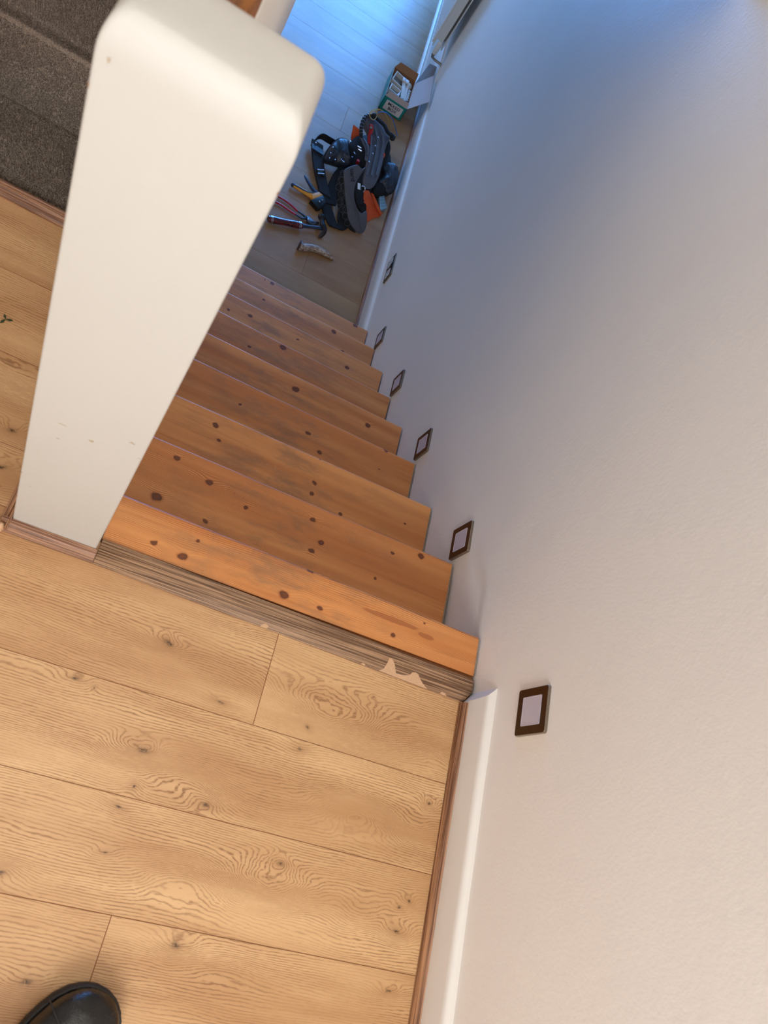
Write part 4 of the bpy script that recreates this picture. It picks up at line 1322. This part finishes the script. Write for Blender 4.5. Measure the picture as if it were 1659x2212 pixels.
# ---------------------------------------------------------------- orange canvas pieces
oc = []
mb = MB()
slab3(mb, [(-0.2141, 2.6794, -1.4900), (-0.1884, 2.6918, -1.4850), (-0.1571, 2.6775, -1.5050), (-0.0636, 2.6716, -1.5650), (-0.0677, 2.6524, -1.5690), (-0.0935, 2.6258, -1.5690), (-0.1291, 2.5680, -1.5690), (-0.1564, 2.6094, -1.5450), (-0.1893, 2.6365, -1.5250)], 0.006)
a_ = mb.build('tool_wallet', M_orange, bevel=0.002)
tag(a_, 'orange canvas wallet leaning out in front of the tool belt near the skirting', 'tool wallet')
mb = MB()
slab3(mb, [(-0.1765, 2.6752, -1.4800), (-0.1654, 2.6745, -1.4770), (-0.0642, 2.6699, -1.5590), (-0.0702, 2.6556, -1.5630), (-0.1198, 2.6537, -1.5250)], 0.003, 0.006)
mb.build('folded_edge', M_orange, a_)
mb = MB()
slab3(mb, [(-0.3882, 3.0735, -1.4750), (-0.3384, 3.0678, -1.4750), (-0.3170, 3.0279, -1.5050), (-0.3106, 3.0106, -1.5450), (-0.3478, 3.0234, -1.5710), (-0.3681, 3.0484, -1.5350)], 0.006)
tag(mb.build('tool_wallet', M_orange, bevel=0.002), 'orange canvas flap sticking up behind the left leather pouch', 'tool wallet')

# ridged pale blue box by the skirting
cb = empty('clip_box', (-0.0713, 2.7582, -1.5750), 'small ridged pale blue plastic box between the pouch and the skirting', 'box')
M_pb = plain('pale_blue_plastic', lin(128, 158, 172), 0.4)
mb = MB()
slab3(mb, [(-0.1167, 2.7814, -1.5450), (-0.0913, 2.8059, -1.5450), (-0.0491, 2.7180, -1.5450), (-0.0818, 2.6731, -1.5450)], 0.029)
cbb = mb.build('case', M_pb, cb, bevel=0.0015)
for e0, e1 in (((-0.1085, 2.7607, -1.5430), (-0.0836, 2.7837, -1.5430)), ((-0.1007, 2.7427, -1.5430), (-0.0752, 2.7661, -1.5430)), ((-0.0929, 2.7248, -1.5430), (-0.0667, 2.7486, -1.5430)), ((-0.0851, 2.7069, -1.5430), (-0.0583, 2.7311, -1.5430))):
    mb = MB()
    mb.tube([e0, e1], 0.0025, 5)
    mb.build('ridge', M_pb, cb)

# wire offcuts
def wire(pts, r, mat, lab):
    m = MB()
    m.tube(splo(pts, 6), r, 6)
    return tag(m.build('wire_offcut', mat, smooth=True), lab, 'wire')
M_wy = plain('yellow_earth_sleeve', lin(196, 160, 70), 0.45)
M_wb = plain('blue_wire_sleeve', lin(40, 110, 190), 0.4)
wire([(-0.3400, 3.0834, -1.3750), (-0.3351, 3.1038, -1.3600), (-0.3093, 3.1328, -1.3550), (-0.2726, 3.1741, -1.3750), (-0.2210, 3.2409, -1.4450), (-0.1738, 3.2985, -1.5350), (-0.1611, 3.3245, -1.5650)], 0.0024, M_wy, 'yellow wire arching from the tool belt towards the cardboard box')
wire([(-0.3323, 3.0953, -1.3750), (-0.3167, 3.1266, -1.3650), (-0.2983, 3.1160, -1.3750), (-0.3026, 3.0746, -1.3750), (-0.3206, 3.0614, -1.3750), (-0.3419, 3.0805, -1.3700)], 0.0020, M_wy, 'short yellow wire curled around the top toggle of the tool belt')
wire([(-0.3031, 3.1215, -1.3750), (-0.2910, 3.1380, -1.3650), (-0.2497, 3.1921, -1.3850), (-0.1890, 3.2714, -1.4550), (-0.1312, 3.3373, -1.5450), (-0.1055, 3.3327, -1.5710)], 0.0026, M_wb, 'blue wire arching from the tool belt down to the floor')

# ---------------------------------------------------------------- hand tools on the floor
# yellow wire strippers
ws = empty('wire_stripper', (-0.4328, 2.5253, -1.5750), 'yellow and black wire stripping pliers lying beside the tool belt strap', 'pliers')
mb = MB()
mb.tube(splo([(-0.5623, 2.5112, -1.5570), (-0.5350, 2.5109, -1.5570), (-0.5022, 2.5102, -1.5570), (-0.4693, 2.5096, -1.5570), (-0.4427, 2.5084, -1.5570)], 4), [0.011, 0.0125, 0.013, 0.013, 0.0135, 0.014, 0.014, 0.014, 0.0145, 0.015, 0.015, 0.0155, 0.016, 0.016, 0.017, 0.018, 0.019], 10, flat=0.8)
mb.build('yellow_handle', M_yel, ws, smooth=True)
mb = MB()
mb.tube(splo([(-0.5681, 2.5089, -1.5490), (-0.5384, 2.5084, -1.5470), (-0.5059, 2.5085, -1.5470), (-0.4745, 2.5130, -1.5470), (-0.4447, 2.5363, -1.5470)], 4), 0.0045, 6)
mb.ball((-0.5657, 2.5120, -1.5570), 0.012)
mb.build('handle_liner', M_blue, ws, smooth=True)
mb = MB()
mb.tube(splo([(-0.5282, 2.6040, -1.5450), (-0.5123, 2.5872, -1.5450), (-0.4858, 2.5659, -1.5470), (-0.4566, 2.5467, -1.5490), (-0.4340, 2.5399, -1.5510)], 4), [0.006, 0.007, 0.0075, 0.008, 0.0085, 0.009, 0.0095, 0.010, 0.0105, 0.011, 0.0115, 0.012, 0.0125, 0.013, 0.0135, 0.014, 0.014], 8, flat=0.7)
mb.build('blue_handle', M_blue, ws, smooth=True)
mb = MB()
slab3(mb, [(-0.4625, 2.5075, -1.5410), (-0.4311, 2.5496, -1.5410), (-0.4049, 2.5436, -1.5410), (-0.4478, 2.4779, -1.5410)], 0.028)
mb.build('yellow_head', M_yel, ws, bevel=0.002)
mb = MB()
slab3(mb, [(-0.4566, 2.4639, -1.5390), (-0.4046, 2.5392, -1.5390), (-0.3772, 2.5096, -1.5410), (-0.3885, 2.4596, -1.5450), (-0.4050, 2.4428, -1.5450), (-0.4273, 2.4540, -1.5430)], 0.030)
jw = mb.build('black_jaw_block', M_black, ws, bevel=0.002)
mb = MB()
mb.ball((-0.4112, 2.4832, -1.5380), (0.005, 0.005, 0.003), 8, 5)
mb.ball((-0.4000, 2.5031, -1.5380), (0.004, 0.004, 0.003), 8, 5)
mb.build('pivot_screw', M_rivet, jw, smooth=True)

# red-handled pliers
pr_ = empty('pliers', (-0.4593, 2.3836, -1.5750), 'long slim red-handled pliers lying open above the hammer', 'pliers')
def pl_arm(pts, nred, lab=None):
    s_ = splo(pts, 4)
    m = MB()
    m.tube(s_[:nred], 0.0062, 8, flat=0.8)
    m.build('red_grip', M_red, pr_, smooth=True)
    m = MB()
    k = len(s_) - nred + 1
    m.tube(s_[nred - 1:], [0.0048 + 0.004 * i / k for i in range(k)], 8, flat=0.7)
    m.build('steel_arm', M_steeld, pr_, smooth=True)
pl_arm([(-0.6135, 2.3943, -1.5650), (-0.5756, 2.3945, -1.5650), (-0.5350, 2.3864, -1.5650), (-0.4957, 2.3720, -1.5650), (-0.4624, 2.3664, -1.5640), (-0.4287, 2.3483, -1.5630), (-0.4070, 2.3518, -1.5630)], 13)
pl_arm([(-0.6161, 2.3497, -1.5650), (-0.5824, 2.3527, -1.5650), (-0.5427, 2.3466, -1.5650), (-0.5004, 2.3431, -1.5650), (-0.4619, 2.3415, -1.5640), (-0.4380, 2.3584, -1.5630), (-0.4062, 2.3608, -1.5630)], 13)
mb = MB()
slab3(mb, [(-0.4466, 2.3655, -1.5550), (-0.4349, 2.3700, -1.5550), (-0.4024, 2.3578, -1.5550), (-0.3761, 2.3742, -1.5580), (-0.3708, 2.3681, -1.5590), (-0.4009, 2.3321, -1.5570), (-0.4342, 2.3325, -1.5550)], 0.012)
jj = mb.build('jaws', M_steel, pr_, bevel=0.002)
mb = MB()
mb.ball((-0.4321, 2.3466, -1.5540), (0.006, 0.006, 0.003), 8, 5)
mb.build('pivot_screw', M_rivet, jj, smooth=True)

# claw hammer
hm = empty('claw_hammer', (-0.4437, 2.3274, -1.5750), 'claw hammer with a dark red ringed grip and black head', 'hammer')
t = NT('dark_red_leather_washers')
n_ = t.noise(t.P(), 150, 3)
M_grip = t.fin(t.mix(t.mr(n_, 0.4, 0.6), lin(34, 16, 18), lin(118, 26, 30)), 0.22, t.bump(n_, 0.3, 0.002), 0, 0.6)
p0, p1 = Vector((-0.6197, 2.2107, -1.5530)), Vector((-0.4509, 2.2829, -1.5510))
mb = MB()
prm = [0.017, 0.020, 0.0195, 0.018, 0.0175, 0.018, 0.0195, 0.020, 0.017]
mb.tube([p0.lerp(p1, i / 8) for i in range(9)], prm, 12, flat=0.85)
gr = mb.build('grip', M_grip, hm, smooth=True)
for u in (0.075, 0.11, 0.90, 0.94):
    mb = MB()
    c_ = p0.lerp(p1, u)
    d_ = (p1 - p0).normalized() * 0.0018
    mb.tube([c_ - d_, c_ + d_], 0.0212, 12, flat=0.85)
    mb.build('grip_ring', M_rivet, gr, smooth=True)
p2 = Vector((-0.3528, 2.3367, -1.5510))
mb = MB()
mb.tube([p1, p1.lerp(p2, 0.3), p1.lerp(p2, 0.7), p2], [0.013, 0.0095, 0.009, 0.012], 10, flat=0.75)
mb.build('shaft', M_blue, hm, smooth=True)
mb = MB()
hp = splo([(-0.3741, 2.4060, -1.5450), (-0.3663, 2.3820, -1.5450), (-0.3525, 2.3499, -1.5450), (-0.3362, 2.3309, -1.5480), (-0.3378, 2.3063, -1.5590), (-0.3501, 2.2840, -1.5690)], 4)
hr = [0.021, 0.021, 0.021, 0.0175, 0.014, 0.0135, 0.0135, 0.015, 0.016, 0.016, 0.0155, 0.015, 0.014, 0.0135, 0.013, 0.012, 0.011, 0.010, 0.008, 0.0065, 0.004]
mb.tube(hp, hr[:len(hp)], 12, flat=0.85)
mb.build('hammer_head', M_steeld, hm, smooth=True)
mb = MB()
cl = splo([(-0.3332, 2.3383, -1.5490), (-0.3308, 2.3137, -1.5570), (-0.3397, 2.2889, -1.5690)], 4)
mb.tube(cl, [0.008, 0.008, 0.008, 0.0075, 0.007, 0.006, 0.005, 0.004, 0.003], 8, flat=0.7)
mb.build('claw', M_steeld, hm, smooth=True)

# antler chew
t = NT('weathered_antler')
n_ = t.noise(t.vm('MULTIPLY', t.P(), (60, 160, 120)), 1.0, 4, 0.6)
M_ant = t.fin(t.ramp(n_, [(0.3, lin(88, 66, 54)), (0.47, lin(150, 126, 110)), (0.62, lin(206, 190, 174)), (0.8, lin(150, 140, 136))]), 0.5, t.bump(n_, 0.5, 0.003), 0, 0.4)
mb = MB()
ap = splo([(-0.4293, 2.1511, -1.5490), (-0.4147, 2.1536, -1.5510), (-0.3896, 2.1700, -1.5540), (-0.3560, 2.1883, -1.5550), (-0.3162, 2.1969, -1.5560), (-0.2796, 2.2000, -1.5600), (-0.2521, 2.1999, -1.5660), (-0.2371, 2.1998, -1.5700)], 4)
ar = [0.024, 0.0255, 0.025, 0.023, 0.0215, 0.0205, 0.0198, 0.0192, 0.019, 0.0188, 0.0188, 0.0188, 0.019, 0.0192, 0.0192, 0.019, 0.0185, 0.018, 0.017, 0.016, 0.015, 0.0138, 0.0125, 0.011, 0.0095, 0.008, 0.006, 0.0045, 0.002]
mb.tube(ap, ar[:len(ap)], 14, flat=0.85)
ac = empty('antler_chew', (-0.3451, 2.2037, -1.5750), 'curved piece of deer antler lying alone on the lower floor below the hammer', 'antler')
mb.build('antler', M_ant, ac, smooth=True)
mb = MB()
mb.tube([(-0.4341, 2.1526, -1.5490), (-0.4272, 2.1526, -1.5490)], [0.026, 0.027], 14, flat=0.9)
mb.build('burr', plain('dark_antler_burr', lin(74, 48, 38), 0.7, bump=0.6, bscale=200), ac, smooth=True)

# ---------------------------------------------------------------- black shoe of the person taking the picture
t = NT('scuffed_black_leather')
n_ = t.noise(t.P(), 46, 5, 0.7, 0.6)
f_ = t.noise(t.P(), 700, 2)
M_shoe = t.fin(t.mix(t.mr(n_, 0.50, 0.78), lin(16, 14, 12), lin(44, 40, 35)), t.mr(n_, 0.35, 0.7, 0.10, 0.36), t.bump(t.math('ADD', n_, t.math('MULTIPLY', f_, 0.15)), 0.35, 0.004), 0, 0.6)
M_sole = plain('black_rubber_sole', lin(30, 27, 24), 0.6, bump=0.3, bscale=300)
shoe = empty('shoe', (-0.62, -1.0, 0.0), 'glossy scuffed black leather shoe, its toe on the near edge of the oak planks', 'shoe')
ax = math.radians(33)
AX = Vector((math.sin(ax), math.cos(ax), 0))
SX = Vector((math.cos(ax), -math.sin(ax), 0))
TOE = Vector((-0.5330, -0.8480, 0))
def foot_w(s):
    # half widths (inner, outer) of the sole at distance s behind the toe tip
    k = [(0, 0.004, 0.004), (0.004, 0.018, 0.018), (0.012, 0.031, 0.029), (0.028, 0.044, 0.040), (0.055, 0.053, 0.046), (0.085, 0.055, 0.047), (0.12, 0.052, 0.043), (0.16, 0.043, 0.038), (0.20, 0.037, 0.036), (0.24, 0.036, 0.036), (0.275, 0.032, 0.032), (0.292, 0.020, 0.020), (0.298, 0.006, 0.006)]
    for (a, b_, c), (d, e, f) in zip(k[:-1], k[1:]):
        if a <= s <= d:
            u = (s - a) / (d - a)
            return 1.18 * (b_ + (e - b_) * u), 1.12 * (c + (f - c) * u)
    return k[-1][1:]
ss = [0, 0.002, 0.006, 0.012, 0.020, 0.032, 0.05, 0.07, 0.09, 0.11, 0.13, 0.15, 0.175, 0.20, 0.225, 0.25, 0.27, 0.285, 0.295, 0.298]
def outl(grow, z):
    L_ = [TOE - AX * (s - grow * (1 if s < 0.01 else 0)) - SX * (foot_w(s)[0] + grow) + Vector((0, 0, z)) for s in ss]
    R_ = [TOE - AX * (s - grow * (1 if s < 0.01 else 0)) + SX * (foot_w(s)[1] + grow) + Vector((0, 0, z)) for s in ss]
    return L_ + R_[::-1]
mb = MB()
o1 = outl(0.0, 0.0005)
o2 = outl(0.002, 0.012)
o3 = outl(0.002, 0.022)
o4 = outl(-0.001, 0.026)
n = len(o1)
mb.add(o1 + o2 + o3 + o4, [tuple(range(n))[::-1], tuple(range(3 * n, 4 * n))] + [(i + j * n, (i + 1) % n + j * n, (i + 1) % n + (j + 1) * n, i + (j + 1) * n) for j in range(3) for i in range(n)])
sole = mb.build('sole', M_sole, shoe, smooth=True)
# upper: arches over the foot
mb = MB()
R_ = []
def top_h(s):
    k = [(0, 0.030), (0.010, 0.046), (0.03, 0.058), (0.06, 0.064), (0.09, 0.072), (0.12, 0.084), (0.16, 0.100), (0.20, 0.112), (0.24, 0.118), (0.298, 0.122)]
    for (a, b_), (c, d) in zip(k[:-1], k[1:]):
        if a <= s <= c:
            return b_ + (d - b_) * (s - a) / (c - a)
    return k[-1][1]
ns = 15
for s in ss:
    a, b_ = foot_w(s)
    a -= 0.002; b_ -= 0.002
    H = top_h(s) - 0.024
    ring = []
    for k in range(ns):
        q = PI * k / (ns - 1)
        cx = math.cos(q)
        x = (-a if cx < 0 else b_) * abs(cx) ** 0.75
        zz = 0.024 + H * math.sin(q) ** 0.62
        cr = 0.0012 * math.sin(s * 260 + 3 * cx) * math.sin(q) if 0.07 < s < 0.13 else 0
        ring.append(TOE - AX * (s - 0.0) + SX * (x * -1 if False else x) + Vector((0, 0, zz + cr)))
    R_.append(ring)
V_ = [p for r_ in R_ for p in r_]
F_ = [(i * ns + k, i * ns + k + 1, (i + 1) * ns + k + 1, (i + 1) * ns + k) for i in range(len(ss) - 1) for k in range(ns - 1)]
F_ += [tuple(range(ns)), tuple((len(ss) - 1) * ns + k for k in range(ns))[::-1]]
mb.add(V_, F_)
mb.build('upper', M_shoe, shoe, smooth=True, subsurf=1)
# toe cap overlay with its stitched edge
mb = MB()
st = []
for k in range(ns):
    q = PI * k / (ns - 1)
    cx = math.cos(q)
    s = 0.058 + 0.014 * (1 - abs(cx))
    a, b_ = foot_w(s)
    st.append(TOE - AX * s + SX * ((-a if cx < 0 else b_) * abs(cx) ** 0.75) * 0.99 + Vector((0, 0, 0.0245 + (top_h(s) - 0.0235) * math.sin(q) ** 0.62)))
mb.tube(st, 0.0012, 6)
mb.build('toe_seam', M_sole, shoe, smooth=True)
mb = MB()
w1 = [p + Vector((0, 0, 0.0285)) for p in outl(-0.001, 0)]
mb.tube(w1 + [w1[0]], 0.0024, 6, cap=False)
mb.build('welt', M_sole, shoe, smooth=True)
# eyelet facings, tongue and laces
for sgn in (-1, 1):
    m = MB()
    pts = []
    for s in (0.105, 0.115, 0.135, 0.16, 0.19, 0.215):
        pts.append(TOE - AX * s + SX * (sgn * 0.019 - 0.003) + Vector((0, 0, top_h(s) + 0.0005)))
    m.ribbon(pts, 0.016, 0.004, [SX - Vector((0, 0, sgn * 0.35))] * len(pts))
    m.build('eyelet_facing', M_leath, shoe, smooth=True)
m = MB()
loop = []
for k in range(13):
    a = PI * k / 12
    s = 0.118 - 0.020 * math.sin(a)
    loop.append(TOE - AX * s + SX * (0.024 * math.cos(a) - 0.003) + Vector((0, 0, top_h(s) + 0.001 - 0.006 * abs(math.cos(a)))))
m.tube(loop, 0.0042, 8, flat=0.6)
m.build('lace_guard', M_web, shoe, smooth=True)
for k, s in enumerate((0.128, 0.148, 0.168, 0.188, 0.206)):
    m = MB()
    m.tube([TOE - AX * (s + 0.004) + SX * -0.024 + Vector((0, 0, top_h(s) - 0.001)), TOE - AX * s + SX * -0.003 + Vector((0, 0, top_h(s) + 0.006)), TOE - AX * (s - 0.004) + SX * 0.018 + Vector((0, 0, top_h(s) - 0.001))], 0.0026, 6)
    m.build('lace', M_web, shoe, smooth=True)
m = MB()
c_ = TOE - AX * 0.245
m.tube([c_ + Vector((0, 0, 0.10)), c_ + Vector((0, 0, 0.125)), c_ + Vector((0, 0, 0.150))], [0.034, 0.037, 0.037], 16)
m.build('ankle_collar', M_webb, shoe, smooth=True)

# a scrap of leaf on the planks left of the post
mb = MB()
lx, ly = -1.087, 0.120
for a, l_ in ((0.3, 0.012), (2.2, 0.011), (4.3, 0.013)):
    e1 = (lx + math.cos(a) * l_, ly + math.sin(a) * l_)
    mb.prism([(lx, ly), (lx + math.cos(a + 0.35) * l_ * 0.6, ly + math.sin(a + 0.35) * l_ * 0.6), e1, (lx + math.cos(a - 0.35) * l_ * 0.6, ly + math.sin(a - 0.35) * l_ * 0.6)], 'z', 0.0002, 0.0016)
tag(mb.build('leaf_scrap', plain('dark_green_leaf', lin(52, 58, 30), 0.7)), 'tiny dark green leaf scrap on the planks left of the newel post', 'leaf')
